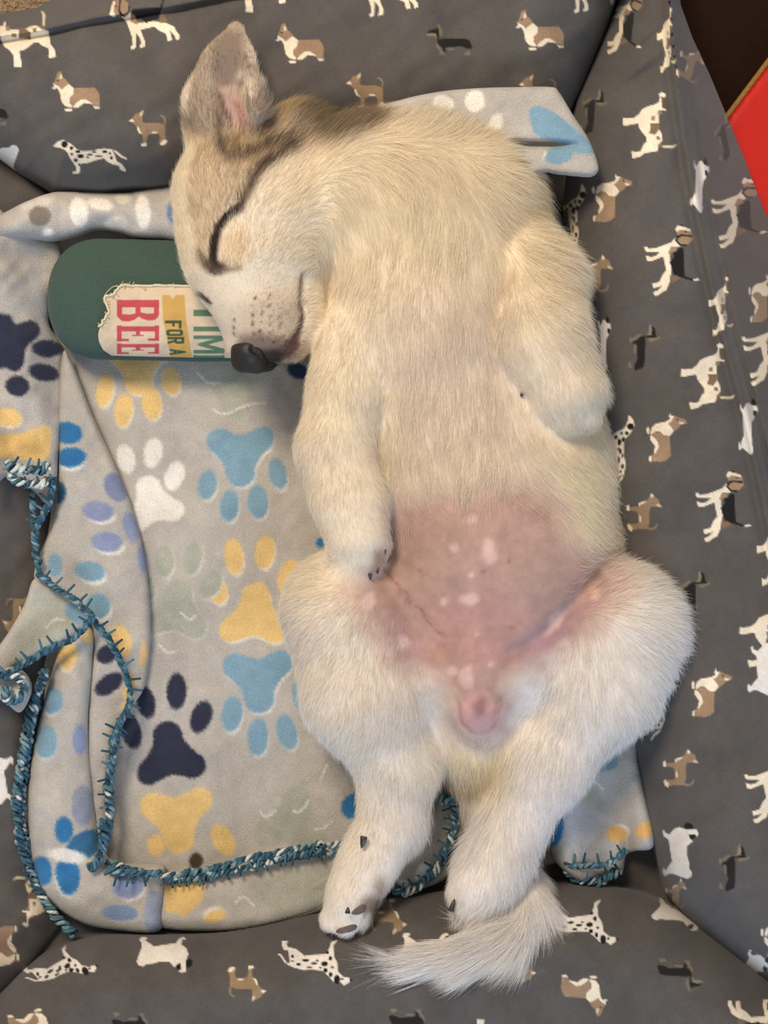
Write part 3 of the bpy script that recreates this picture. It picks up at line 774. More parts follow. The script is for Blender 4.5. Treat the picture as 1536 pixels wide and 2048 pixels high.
crochet([(188, 1238), (150, 1270), (100, 1300), (50, 1328), (10, 1352)], [.078, .081, .084, .089, .093], 1, seed=8, ply=3.6)
crochet([(-10, 1352), (22, 1352), (48, 1368), (38, 1398), (8, 1395), (18, 1372)], .0925, 0, white=.4, seed=9, ply=5.5)
crochet([(190, 1240), (222, 1290), (248, 1340), (262, 1392), (244, 1440), (222, 1490)], [.073, .073, .073, .072, .071, .070], -1, step=24, seed=10, ply=3)
crochet([(240, 1440), (226, 1500), (220, 1570), (222, 1630), (214, 1680)], [.071, .07, .07, .07, .07], 1, white=.3, seed=11, ply=5)
crochet([(88, 1340), (66, 1410), (48, 1490), (34, 1580), (36, 1660), (52, 1720), (78, 1780), (110, 1830), (150, 1868)], [.08, .075, .072, .07, .07, .07, .07, .068, .066], 0, white=.2, seed=12, ply=6)
crochet([(74, 1400), (56, 1480), (44, 1570), (44, 1650), (58, 1712)], .066, 0, white=.3, seed=13, ply=6)
crochet([(180, 1740), (200, 1712), (208, 1672), (198, 1640)], .078, 0, seed=14, ply=7)
crochet([(216, 1736), (262, 1748), (322, 1748)], .078, 1, seed=15, ply=3.5, stitch=26)
crochet([(876, 1600), (896, 1596), (908, 1625), (904, 1670), (884, 1720), (850, 1762), (806, 1784), (788, 1770)], [.076, .076, .075, .074, .074, .073, .072, .072], 1, white=.3, seed=16, ply=5.5)
crochet([(1128, 1722), (1150, 1730), (1190, 1732), (1225, 1722), (1250, 1700)], [.078, .079, .079, .078, .076], -1, seed=17, ply=3)
crochet([(1130, 1740), (1150, 1756), (1180, 1764), (1215, 1756), (1240, 1738)], [.070, .070, .070, .070, .070], -1, white=.35, seed=18, ply=5.5, stitch=18)

# ------------------------------------------------------------------ the plush bottle
toy = empty('plush_bottle', (-0.13, 0.12, 0.054))
tag(toy, 'green felt plush bottle toy with a printed canvas label under the puppy\'s muzzle', 'dog toy')
TY, TR, TZ, TH = 596.0, 121.0, ZB + 0.016, 0.020      # axis row, half width (px), axis height, half height


def toy_prof(x):
    """half width of the bottle along its length, in pixels"""
    e = np.clip((x - 95) / 110, 0, 1)
    w_ = TR * (1 - (1 - e) ** 2.25) ** (1 / 2.25)
    sh = np.clip((x - 470) / 130, 0, 1)
    w_ = w_ * (1 - 0.62 * sh * sh * (3 - 2 * sh))
    f = np.clip((690 - x) / 24, 0, 1)
    return w_ * np.sqrt(1 - (1 - f) ** 2) + 0.02


def toy_mesh():
    xs = np.r_[95 + 95 * (np.linspace(0, 1, 26) ** 2), np.linspace(196, 666, 60), 666 + 24 * np.linspace(.05, 1, 8) ** .6]
    an = np.linspace(0, 2 * np.pi, 72, endpoint=False)
    X, A = np.meshgrid(xs, an, indexing='ij')
    wd = toy_prof(X)
    dent = 1 - 0.06 * np.exp(-((X - 200) / 70) ** 2) * (np.sin(A) > 0)
    z = TZ + TH * np.sin(A) * (wd / TR) ** .8 * dent + 0.0006 * vnoise(X, A * 60, 30, 81)
    y = TY - np.cos(A) * wd + 6 * np.clip((X - 95) / 300, 0, 1)
    v = P(X.ravel(), y.ravel(), z.ravel())
    n, m = X.shape
    i = np.arange(n - 1)[:, None] * m; j = np.arange(m)[None, :]; k = (j + 1) % m
    F = np.stack([i + j, i + k, i + m + k, i + m + j], -1).reshape(-1, 4)
    faces = [tuple(q) for q in F[:, ::-1].tolist()] + [tuple(range(m)), tuple(range((n - 1) * m, n * m))[::-1]]
    return new_mesh('bottle_body', v, faces, M_felt, toy)


toy_mesh()
RED = (184, 78, 84); GRN = (92, 122, 98); ORG = (194, 156, 88); DGR = (66, 82, 62); CAN = (208, 188, 160)


def glyph(strokes, x_top, y0, hgt, wid, c, soft=2.2):
    """letters turned a quarter clockwise: u runs down the photo, v (letter height) runs right"""
    return [('p', [(x_top + v * hgt, y0 + u * wid) for u, v in st], c, soft) for st in strokes]


R4 = lambda a, b, c, d: [(a, b), (c, b), (c, d), (a, d)]
Bst = [R4(0, 0, .34, 1), R4(0, .88, .7, 1), R4(0, .44, .7, .56), R4(0, 0, .75, .12),
       [(.55, 0), (.8, .02), (.98, .12), (1, .28), (.92, .42), (.7, .56), (.62, .44), (.68, .3), (.66, .14)],
       [(.55, 1), (.78, .98), (.93, .9), (.95, .74), (.86, .58), (.62, .46), (.58, .58), (.64, .72), (.62, .88)]]
Est = [R4(.05, 0, .36, 1), R4(0, .9, .92, 1), R4(0, 0, .95, .11), R4(.3, .45, .62, .55), R4(.78, .74, .92, 1), R4(.8, 0, .95, .28), R4(.56, .36, .64, .64)]
Ist = [R4(.2, 0, .8, 1)]
Tst = [R4(.32, 0, .68, 1), R4(0, .86, 1, 1), R4(0, .7, .14, 1), R4(.86, .7, 1, 1)]
Mst = [R4(0, 0, .2, 1), R4(.8, 0, 1, 1), [(.05, 1), (.26, 1), (.56, .35), (.46, .1)], [(.95, 1), (.74, 1), (.44, .35), (.54, .1)]]
Fst = [R4(0, 0, .35, 1), R4(0, .84, 1, 1), R4(0, .44, .75, .58)]
Ost = [R4(0, .1, .33, .9), R4(.67, .1, 1, .9), R4(.12, 0, .88, .18), R4(.12, .82, .88, 1)]
Rst = [R4(0, 0, .33, 1), R4(0, .84, .85, 1), R4(.62, .5, .95, .95), R4(0, .42, .85, .56), [(.4, .45), (.7, .45), (1, 0), (.68, 0)]]
Ast = [[(0, 0), (.3, 0), (.62, 1), (.38, 1)], [(1, 0), (.7, 0), (.38, 1), (.62, 1)], R4(.2, .25, .8, .4)]
lab = [('p', [(324, 590), (369, 590), (372, 640), (384, 714), (342, 714), (326, 640)], ORG, 3), ('p', [(337, 588), (352, 588), (346, 599)], CAN, 3)]
for st, y0, hh in ((Bst, 600, 43), (Est, 651, 33), (Est, 687, 22)):
    lab += glyph(st, 234, y0, 84, hh, RED)
for st, y0, hh in ((Fst, 641, 16), (Ost, 659, 13), (Rst, 674, 14), (Ast, 698, 12)):
    lab += glyph(st, 330 + (y0 - 641) * .16, y0, 33, hh, DGR, 2)
for st, y0, hh in ((Tst, 608, 36), (Ist, 650, 16), (Mst, 671, 36), (Est, 710, 20)):
    lab += glyph(st, 387, y0, 62, hh, GRN)


def toy_top(x, y):
    wd = toy_prof(x)
    q = np.clip((y - TY - 6 * np.clip((x - 95) / 300, 0, 1)) / wd, -.999, .999)
    return TZ + TH * np.sqrt(1 - q * q) * (wd / TR) ** .8


label_outline = [(232, 582), (238, 573), (250, 570), (262, 572), (290, 571), (340, 572), (385, 574), (430, 578), (480, 582), (482, 690), (480, 716), (400, 715), (300, 713), (222, 711), (206, 700), (198, 684), (196, 670), (199, 655), (204, 645), (212, 632), (217, 622), (213, 610), (210, 595), (222, 590), (230, 588)]
lp = patch('label_patch', label_outline, lambda x, y, d: np.maximum(toy_top(x, y) + 0.0012 + 0.0003 * vnoise(x, y, 12, 83), TZ + 0.004), lambda x, y, d, z: z - 0.0012, M_canvas, toy, g=1.5, base=CAN, ops=lab, smooth_outline=False, tint=0.04)
mb = MB()
fr = np.asarray(label_outline + label_outline[:1], float)
fr = np.vstack([fr[8:1:-1], fr[1::-1], fr[-2:16:-1]])
fp = spline(fr, 8)
wob = 2.0 * vnoise(np.arange(len(fp)), np.zeros(len(fp)), 2.2, 85)
mb.tube(P(fp[:, 0] + wob, fp[:, 1] + wob, toy_top(fp[:, 0], fp[:, 1]) + 0.0016), 2.6 * S, (214, 198, 166), 6)
for k in range(46):
    i = rng.integers(0, len(fp))
    t = np.linspace(0, 1, 5)
    a = rng.uniform(0, 6.28); L_ = rng.uniform(4, 11)
    xx, yy = fp[i, 0] + np.cos(a) * L_ * t, fp[i, 1] + np.sin(a) * L_ * t
    mb.tube(P(xx, yy, toy_top(xx, yy) + 0.0016 + 0.001 * t), 0.7 * S, (206, 190, 160), 4)
t = np.linspace(0, 1, 10)
mb.tube(P(208 + 28 * t, 592 - 20 * np.sin(t * 1.8), toy_top(208 + 28 * t, 592 - 20 * t) + 0.0018), 0.8 * S, (206, 196, 170), 4)
mb.build('frayed_hem', M_canvas, lp)

# ------------------------------------------------------------------ the puppy: one continuous body grown from blended volumes
VX = 0.0018
lo = P(300, 1990, ZB + 0.06)[:3].copy(); hi = P(1420, -10, ZB + 0.06)[:3].copy()
lo[2] = ZB - 0.006; hi[2] = ZB + 0.125
N3 = np.ceil((hi - lo) / VX).astype(int) + 1
ax = [(lo[i] + np.arange(N3[i]) * VX).astype(np.float32) for i in range(3)]


def W(q):
    """(px, py, millimetres above the blanket, radius px) -> world centre, radius"""
    z = ZB + q[2] * 0.001
    return P(q[0], q[1], z), q[3] * S * (H - z) / D


class Field:
    def __init__(s): s.f = np.full(N3, 0.03, np.float32)

    def box(s, a, b, pad):
        i0 = [max(0, int((min(a[i], b[i]) - pad - lo[i]) / VX)) for i in range(3)]
        i1 = [min(int(N3[i]), int((max(a[i], b[i]) + pad - lo[i]) / VX) + 2) for i in range(3)]
        sl = tuple(slice(p, q) for p, q in zip(i0, i1))
        return sl, ax[0][sl[0]][:, None, None], ax[1][sl[1]][None, :, None], ax[2][sl[2]][None, None, :]

    def cone(s, q0, q1, k=0.008, flat=1.0, sub=False):
        a, ra = W(q0); b, rb = W(q1)
        pad = max(ra, rb) + 0.03
        sl, x, y, z = s.box(a, b, pad)
        ab = b - a; L2 = float(ab @ ab) + 1e-12
        fz = 1.0 / flat
        zz = z
        t = ((x - a[0]) * ab[0] + (y - a[1]) * ab[1] + (zz - a[2]) * ab[2]) / L2
        t = np.clip(t, 0, 1)
        cz = a[2] + t * ab[2]
        d = np.sqrt((x - a[0] - t * ab[0]) ** 2 + (y - a[1] - t * ab[1]) ** 2 + ((zz - cz) * fz) ** 2) - (ra + t * (rb - ra))
        if flat != 1.0:
            d = d * (0.5 + 0.5 * flat)
        s.add(sl, d.astype(np.float32), k, sub)

    def add(s, sl, d, k, sub=False):
        f = s.f[sl]
        if sub:
            d = -d
            h = np.clip(0.5 - 0.5 * (f - d) / k, 0, 1)
            s.f[sl] = f * (1 - h) + d * h + k * h * (1 - h)
        else:
            h = np.clip(0.5 + 0.5 * (d - f) / k, 0, 1)
            s.f[sl] = d * (1 - h) + f * h - k * h * (1 - h)

    def chain(s, qs, k=0.008, flat=1.0):
        for a, b in zip(qs[:-1], qs[1:]):
            s.cone(a, b, k, flat)

    def join(s, o, k):
        s.add(tuple(slice(None) for _ in range(3)), o.f, k)


T = Field()                                             # trunk and neck
T.chain([(620, 400, 48, 112), (720, 362, 50, 122), (830, 372, 47, 136), (918, 380, 44, 138)], 0.014)
T.chain([(770, 470, 40, 130), (800, 640, 44, 138)], 0.02)
T.chain([(968, 440, 42, 118), (990, 640, 34, 118)], 0.02)
T.chain([(890, 470, 44, 160), (900, 700, 40, 160), (950, 880, 30, 184), (985, 1000, 25, 208), (985, 1120, 22, 214), (965, 1270, 20, 190)], 0.02)
T.chain([(1020, 760, 24, 124), (1052, 900, 18, 168), (1035, 1060, 20, 202)], 0.02)
T.chain([(830, 760, 36, 110), (860, 950, 30, 140)], 0.02)
T.chain([(950, 1330, 22, 170), (956, 1470, 18, 92), (960, 1600, 14, 46)], 0.02)
T.chain([(955, 1335, 64, 40), (955, 1405, 62, 50), (957, 1442, 56, 44)], 0.010)          # sheath

Hd = Field()                                            # head
Hd.chain([(482, 398, 50, 136), (492, 500, 52, 128)], 0.012)
Hd.cone((560, 430, 56, 108), (575, 500, 52, 92), 0.016)
Hd.cone((430, 470, 60, 60), (450, 400, 62, 80), 0.014)
Hd.chain([(500, 540, 56, 112), (515, 600, 56, 88), (520, 662, 52, 66), (505, 695, 50, 46)], 0.012)
Hd.chain([(560, 610, 54, 64), (572, 670, 50, 50)], 0.010)                                  # lip
Hd.chain([(604, 565, 50, 56), (610, 640, 53, 47), (593, 688, 52, 34)], 0.004)              # lower jaw
Hd.chain([(600, 300, 50, 95), (640, 400, 48, 95)], 0.02)
Hd.cone((440, 486, 74, 17), (432, 528, 74, 15), 0.008)                                     # closed eyelid
Er = Field()                                            # ear
Er.chain([(450, 262, 62, 88), (446, 205, 70, 80), (458, 130, 74, 58), (472, 62, 76, 27)], 0.006, flat=0.42)
Er.chain([(487, 235, 80, 36), (488, 185, 81, 34), (480, 120, 82, 23), (480, 82, 82, 10)], 0.006, flat=0.55)
for _ in range(1):
    Er.cone((472, 235, 80.5, 42), (460, 160, 81, 38), 0.004, flat=0.42, sub=True)
    Er.cone((460, 160, 81, 38), (470, 90, 82, 18), 0.004, flat=0.42, sub=True)
    Er.cone((452, 255, 81, 22), (470, 190, 81, 30), 0.004, flat=0.6, sub=True)
Er.chain([(497, 146, 82, 13), (512, 178, 82, 18), (516, 222, 80, 26)], 0.004)             # fold at the ear's rim
Er.chain([(478, 225, 79, 10), (505, 268, 78, 14)], 0.004)
Hd.join(Er, 0.006)

A1 = Field()                                            # left-hand foreleg
A1.chain([(745, 610, 46, 84), (706, 705, 54, 76), (692, 785, 60, 75), (670, 895, 62, 76), (698, 1000, 67, 72), (716, 1068, 71, 70)], 0.012)
for q in ((688, 1098, 69, 38), (716, 1116, 72, 38), (742, 1116, 71, 36), (757, 1092, 67, 33)):
    A1.cone((716, 1050, 69, 55), q, 0.005)
A2 = Field()                                            # right-hand foreleg
A2.chain([(1000, 455, 50, 92), (1072, 565, 62, 84), (1080, 680, 78, 88), (1130, 772, 79, 82)], 0.014)
for q in ((1096, 806, 77, 42), (1133, 828, 79, 43), (1168, 826, 76, 43), (1184, 795, 69, 38)):
    A2.cone((1125, 760, 79, 66), q, 0.004)
L1 = Field()                                            # hind leg, left in the photo
L1.chain([(850, 1240, 30, 130), (695, 1222, 44, 124), (728, 1385, 46, 120), (793, 1530, 38, 80), (785, 1640, 36, 64), (737, 1725, 38, 58), (702, 1792, 43, 60)], 0.016)
for q in ((664, 1838, 43, 36), (692, 1848, 48, 34), (722, 1830, 46, 32), (742, 1795, 40, 28)):
    L1.cone((704, 1785, 43, 50), q, 0.004)
L2 = Field()                                            # hind leg, right in the photo
L2.chain([(1075, 1250, 30, 135), (1243, 1252, 44, 130), (1208, 1365, 46, 110), (1090, 1530, 40, 84), (1026, 1648, 38, 66), (980, 1735, 44, 62), (955, 1778, 48, 60)], 0.016)
for q in ((915, 1785, 47, 32), (925, 1815, 50, 34), (950, 1826, 50, 34), (978, 1806, 46, 32)):
    L2.cone((955, 1765, 48, 52), q, 0.004)
Tl = Field()                                            # tail
Tl.chain([(955, 1590, 16, 50), (985, 1690, 20, 36), (1040, 1755, 30, 38), (1058, 1815, 40, 44), (1022, 1868, 48, 50), (955, 1894, 52, 46), (880, 1912, 54, 30), (800, 1926, 55, 12)], 0.010)
for part, ins in ((T, .0014), (Hd, .0010), (A1, .0018), (A2, .0018), (L1, .0026), (L2, .0026), (Tl, .003)):
    part.f += np.float32(ins)                            # leave room for the coat
for part, k in ((Hd, 0.005), (A1, 0.004), (A2, 0.0035), (L1, 0.010), (L2, 0.010), (Tl, 0.005)):
    T.join(part, k)
f = T.f
X3, Y3, Z3 = np.meshgrid(*ax, indexing='ij', sparse=True)
fl_ = (ZB + 0.0005) - Z3                                 # rests flat on the blanket
h_ = np.clip(0.5 + 0.5 * (f - fl_) / 0.006, 0, 1)
f = (fl_ * (1 - h_) + f * h_ + 0.006 * h_ * (1 - h_)).astype(np.float32)
# groin creases and skin folds
PXg, PYg = pix(np.stack(np.broadcast_arrays(X3, Y3, np.float32(ZB + 0.075)), -1)[:, :, 0, :])
cre = np.zeros(PXg.shape)
for path, wd, amp in (([(772, 1140), (800, 1180), (850, 1235), (885, 1275)], 5, 0.0022), ([(1200, 1150), (1150, 1210), (1090, 1270), (1020, 1310)], 16, 0.0035), ([(760, 1160), (820, 1240), (880, 1300)], 14, 0.0025), ([(912, 1400), (925, 1450), (950, 1478)], 5, 0.0016), ([(1002, 1400), (990, 1450), (965, 1478)], 5, 0.0016), ([(606, 548), (598, 600), (606, 640), (588, 682)], 5, 0.0018), ([(474, 424), (442, 452), (428, 490), (426, 532)], 6, 0.0016)):
    q = segdist(PXg.ravel(), PYg.ravel(), np.asarray(path, float), False)[0].reshape(PXg.shape)
    cre += amp * np.exp(-(q / wd) ** 2)
f += (cre[:, :, None] * (Z3 > ZB + 0.045)).astype(np.float32)


def surface_nets(f, lo, vx):
    ins = f < 0
    c = [ins[i:f.shape[0] - 1 + i, j:f.shape[1] - 1 + j, k:f.shape[2] - 1 + k] for i in (0, 1) for j in (0, 1) for k in (0, 1)]
    n = sum(a.astype(np.uint8) for a in c)
    act = (n > 0) & (n < 8)
    ci = np.argwhere(act)
    acc = np.zeros((len(ci), 3)); cnt = np.zeros(len(ci))
    corner = [(i, j, k) for i in (0, 1) for j in (0, 1) for k in (0, 1)]
    val = [f[ci[:, 0] + a, ci[:, 1] + b, ci[:, 2] + d] for a, b, d in corner]
    for a in range(8):
        for b in range(a + 1, 8):
            df = np.abs(np.array(corner[a]) - np.array(corner[b]))
            if df.sum() != 1:
                continue
            m = (val[a] < 0) != (val[b] < 0)
            t = val[a] / (val[a] - val[b] + 1e-20)
            p = np.array(corner[a])[None] + t[:, None] * (np.array(corner[b]) - np.array(corner[a]))[None]
            acc += np.where(m[:, None], p, 0); cnt += m
    v = lo + (ci + acc / cnt[:, None]) * vx
    vid = np.full(act.shape, -1, np.int64); vid[act] = np.arange(len(ci))
    quads = []
    for axis in range(3):
        sl0 = [slice(None)] * 3; sl1 = [slice(None)] * 3
        sl0[axis] = slice(0, -1); sl1[axis] = slice(1, None)
        ch = ins[tuple(sl0)] != ins[tuple(sl1)]
        e = np.argwhere(ch)
        o1, o2 = [(1, 2), (2, 0), (0, 1)][axis]
        e = e[(e[:, o1] > 0) & (e[:, o2] > 0) & (e[:, o1] < f.shape[o1] - 1) & (e[:, o2] < f.shape[o2] - 1)]
        fwd = ins[tuple(e.T)]

        def g(d1, d2):
            q = e.copy(); q[:, o1] -= d1; q[:, o2] -= d2
            return vid[tuple(q.T)]
        q = np.stack([g(1, 1), g(0, 1), g(0, 0), g(1, 0)], -1)
        q[~fwd] = q[~fwd][:, ::-1]
        quads.append(q)
    q = np.concatenate(quads)
    return v, q[(q >= 0).all(1)]


def relax(v, q, n, lam=0.5):
    e = np.concatenate([q[:, [0, 1]], q[:, [1, 2]], q[:, [2, 3]], q[:, [3, 0]]])
    a = np.r_[e[:, 0], e[:, 1]]; b = np.r_[e[:, 1], e[:, 0]]
    deg = np.bincount(a, minlength=len(v)).astype(float)
    for _ in range(n):
        s_ = np.stack([np.bincount(a, v[b, i], len(v)) for i in range(3)], -1) / np.maximum(deg, 1)[:, None]
        v = v + lam * (s_ - v)
    return v


def vnormals(v, q):
    fn = np.cross(v[q[:, 2]] - v[q[:, 0]], v[q[:, 3]] - v[q[:, 1]])
    n = np.zeros_like(v)
    for i in range(4):
        for a in range(3):
            n[:, a] += np.bincount(q[:, i], fn[:, a], len(v))
    return n / (np.linalg.norm(n, axis=1)[:, None] + 1e-12)


bv, bq = surface_nets(f, lo, VX)
bv = relax(bv, bq, 3)
bn = vnormals(bv, bq)

# ---- coat: where the puppy has which colour, how long the hair is and which way it lies (photo positions on the body)
CREAM = (228, 212, 184)
coat = []
coat += [('p', [(560, 180), (1250, 180), (1250, 560), (560, 560)], (230, 212, 176), 260)]
coat += [('p', [(800, 560), (1000, 560), (1060, 960), (800, 960)], (224, 206, 182), 120)]
coat += [('p', [(520, 1180), (900, 1280), (900, 1900), (520, 1900)], (232, 220, 202), 160)]
coat += [('p', [(1000, 1380), (1200, 1120), (1450, 1120), (1450, 1700), (860, 2020), (700, 2020), (700, 1880), (900, 1600)], (232, 224, 214), 140)]
coat += [('e', 960, 1530, 70, 60, 0, (226, 206, 160, .7), 80)]
coat += [('e', 1170, 970, 60, 110, 0, (226, 212, 170, .6), 90)]
coat += [('e', 680, 800, 60, 120, 0, (220, 204, 164, .5), 100)]
# grey-tan mask over the crown, ear and nape
coat += [('p', [(352, 250), (380, 300), (368, 360), (372, 420), (392, 480), (402, 520), (425, 515), (430, 470), (455, 430), (490, 380), (520, 340), (575, 310), (600, 300), (660, 300), (720, 262), (760, 232), (700, 180), (620, 170), (560, 170), (540, 210), (500, 220)], (190, 166, 132), 36)]
coat += [('p', [(560, 185), (640, 190), (730, 215), (760, 245), (700, 275), (650, 290), (610, 270), (570, 240)], (134, 114, 86), 34)]
coat += [('p', [(350, 255), (372, 230), (385, 140), (420, 70), (455, 26), (490, 40), (500, 120), (535, 200), (550, 240), (520, 290), (430, 290)], (152, 134, 114), 22)]
coat += [('p', [(545, 190), (575, 185), (590, 215), (575, 240), (545, 245)], (176, 148, 106), 22)]
coat += [('p', [(362, 290), (388, 300), (380, 360), (372, 420), (385, 480), (395, 540), (352, 540), (330, 430), (340, 340)], (222, 206, 172), 24)]
coat += [('p', [(445, 290), (465, 255), (530, 265), (545, 300), (520, 322), (470, 330)], (150, 126, 92), 26)]
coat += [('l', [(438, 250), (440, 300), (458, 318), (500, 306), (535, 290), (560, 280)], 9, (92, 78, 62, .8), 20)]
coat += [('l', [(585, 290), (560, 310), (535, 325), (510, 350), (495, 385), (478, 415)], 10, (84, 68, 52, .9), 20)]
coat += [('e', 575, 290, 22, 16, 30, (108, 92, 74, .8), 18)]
# inside of the ear, with the hollow's shade put into its colour
coat += [('p', [(424, 90), (455, 60), (480, 70), (486, 120), (470, 165), (440, 190), (425, 150)], (118, 102, 88), 26)]
coat += [('p', [(436, 175), (470, 170), (490, 220), (498, 255), (470, 262), (446, 220)], (172, 140, 126), 14), ('l', [(440, 190), (448, 220), (460, 238)], 4, (92, 60, 54, .8), 8), ('l', [(470, 205), (484, 235), (496, 252)], 5, (150, 98, 94, .8), 10), ('e', 485, 152, 12, 14, 0, (172, 156, 140), 10), ('e', 500, 178, 14, 20, 0, (206, 188, 160), 12), ('e', 482, 166, 6, 8, 0, (120, 100, 100), 6)]
# face
coat += [('p', [(470, 470), (520, 430), (560, 420), (600, 470), (600, 540), (560, 600), (470, 640), (430, 610), (400, 580), (380, 540), (412, 545)], (226, 210, 180), 36)]
coat += [('e', 470, 500, 28, 40, 12, (206, 178, 134, .8), 30)]
coat += [('l', [(480, 414), (452, 436), (436, 458), (428, 488), (426, 520), (430, 540)], 8.5, (44, 35, 30), 9), ('e', 433, 537, 20, 13, 0, (52, 43, 38), 14), ('e', 413, 528, 12, 12, 20, (92, 76, 62, .8), 14), ('l', [(430, 540), (455, 540), (480, 536)], 5, (104, 86, 66, .8), 12), ('l', [(400, 508), (412, 528), (428, 540)], 5, (96, 80, 64, .8), 12), ('e', 400, 520, 12, 12, 0, (150, 128, 104, .6), 14)]
coat += [('l', [(404, 594), (420, 606)], 4, (66, 54, 48), 7)]
coat += [('e', 540, 648, 80, 66, -10, (200, 174, 142, .85), 60)]
coat += [('p', [(480, 672), (520, 664), (570, 680), (600, 668), (602, 700), (560, 726), (520, 735), (470, 700)], (122, 100, 84, .95), 26), ('p', [(500, 700), (545, 700), (578, 700), (560, 726), (520, 738)], (52, 44, 40), 16)]
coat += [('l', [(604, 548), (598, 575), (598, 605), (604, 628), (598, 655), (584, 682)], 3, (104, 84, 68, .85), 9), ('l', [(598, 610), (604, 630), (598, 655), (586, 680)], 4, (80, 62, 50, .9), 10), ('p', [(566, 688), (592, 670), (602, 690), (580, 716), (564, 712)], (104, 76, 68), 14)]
coat += [('l', [(648, 560), (652, 610), (646, 660), (632, 695)], 4, (176, 152, 116, .6), 14)]  # shade of the crease between jaw and chest, put into the coat
for a, b in ((510, 596), (507, 612), (504, 630), (521, 608), (523, 628), (522, 645), (521, 662), (524, 680), (539, 595), (539, 612), (541, 632), (542, 648), (543, 664), (548, 684), (557, 635), (559, 652), (469, 640), (467, 655), (468, 668), (505, 648), (505, 668), (566, 672)):
    coat.append(('e', a, b, 2.5, 4.0, 0, (78, 62, 50, .85), 4))
# paws
coat += [('p', [(748, 1098), (775, 1100), (775, 1125), (750, 1150), (740, 1150), (744, 1120)], (120, 96, 76, .7), 18), ('e', 745, 1810, 26, 22, 0, (120, 102, 84, .8), 22), ('e', 760, 1770, 16, 24, 0, (140, 118, 96, .6), 22)]
# bare pink belly
PINK = (172, 140, 127)
belly = spline([(925, 985), (985, 968), (1060, 975), (1110, 1005), (1135, 1060), (1180, 1100), (1220, 1125), (1248, 1165), (1212, 1232), (1150, 1288), (1088, 1332), (1040, 1362), (1020, 1405), (1006, 1458), (955, 1486), (904, 1458), (890, 1405), (862, 1355), (815, 1340), (768, 1305), (728, 1245), (692, 1178), (730, 1150), (775, 1115), (785, 1060), (778, 1010), (840, 985), (890, 978)], 4, True)
skin_ops = [('p', belly, PINK, 46)]
skin_ops += [('e', 960, 1260, 120, 90, 0, (176, 132, 122, .6), 80), ('e', 860, 1130, 90, 80, 0, (164, 134, 120, .6), 60), ('e', 1090, 1130, 90, 90, 0, (168, 136, 120, .6), 60)]
skin_ops += [('p', [(1010, 1330), (1060, 1270), (1130, 1220), (1200, 1190), (1190, 1220), (1120, 1275), (1050, 1330)], (160, 126, 130, .8), 34), ('p', [(760, 1200), (800, 1230), (880, 1310), (860, 1330), (800, 1280)], (172, 132, 126, .7), 34)]  # purplish shading of the inner thighs, put into the skin colour
for a, b, rx, ry, an in ((939, 1036, 10, 13, 0), (915, 1094, 12, 11, 30), (978, 1105, 13, 22, 10), (938, 1197, 17, 12, -20), (892, 1203, 10, 8, -40), (808, 1285, 12, 14, 30), (943, 1148, 5, 5, 0), (955, 1272, 5, 5, 0), (985, 1330, 6, 6, 0), (905, 1345, 14, 10, 20), (936, 1360, 16, 22, 0), (1190, 1190, 16, 10, -50), (735, 1200, 12, 20, 30), (1110, 1240, 8, 30, 50)):
    skin_ops.append(('e', a, b, rx, ry, an, (204, 170, 160, .9), 10))
for a, b in ((1018, 1117), (838, 1136), (1022, 1262), (968, 1142)):
    skin_ops.append(('e', a, b, 5, 4, 0, (160, 112, 104), 5))
skin_ops += [('l', [(770, 1140), (800, 1180), (850, 1232), (882, 1270)], 2, (136, 96, 88, .8), 8), ('e', 955, 1425, 36, 40, 0, (196, 150, 144), 24), ('e', 956, 1412, 15, 24, 0, (142, 110, 104, .8), 16), ('l', [(912, 1405), (926, 1448), (944, 1466)], 3, (160, 106, 104, .8), 8), ('l', [(1000, 1398), (992, 1440), (975, 1466)], 3, (160, 106, 104, .8), 8)]  # thin dark lines paint crease shade at the groin and sheath sides


def coat_colour(x, y):
    c = paint(x, y, CREAM, coat)
    return c * (1 + 0.025 * vnoise(x, y, 60, 91) + 0.02 * vnoise(x, y, 14, 92))[:, None]


bx, by = pix(bv)


def fluff(c):
    """a coat looks deeper in colour than one hair: single hairs are paler"""
    a = lin(np.clip(c, 0, 255)); l = a.mean(-1, keepdims=True)
    a = a ** (1 - 0.50 * np.sqrt(l))
    return 255 * np.where(a <= 0.0031308, a * 12.92, 1.055 * a ** (1 / 2.4) - 0.055)


bcol = fluff(coat_colour(bx, by)) * np.array([.93, .91, .88])
wx, wy = bx + 7 * vnoise(bx, by, 16, 97) + 12 * vnoise(bx, by, 48, 98), by + 7 * vnoise(bx, by, 16, 99) + 12 * vnoise(bx, by, 48, 101)
bellyd = polysd(wx, wy, belly)[0]
up = (bv[:, 2] > ZB + 0.03)
sa = (np.clip(0.5 - bellyd / 70, 0, 1) * up)[:, None]
sk2 = paint(.4 * bx + .6 * wx, .4 * by + .6 * wy, PINK, skin_ops)
bcol = bcol * (1 - sa) + sk2 * (1 + 0.05 * vnoise(bx, by, 34, 93) + 0.04 * vnoise(bx, by, 11, 94))[:, None] * sa
puppy = new_mesh('puppy', bv, bq, M_skin, None, bcol)
tag(puppy, 'cream puppy with grey-tan ears asleep on its back, belly up and paws limp', 'puppy')


# ---- hair
def fieldv(x, y, ctrl, sigma):
    c = np.asarray(ctrl, float)
    out = np.zeros((len(x), c.shape[1] - 2)); ws = np.full(len(x), 1e-9)
    for r in c:
        w_ = np.exp(-((x - r[0]) ** 2 + (y - r[1]) ** 2) / (2 * sigma ** 2)) + 1e-8
        out += w_[:, None] * r[2:]; ws += w_
    return out / ws[:, None]


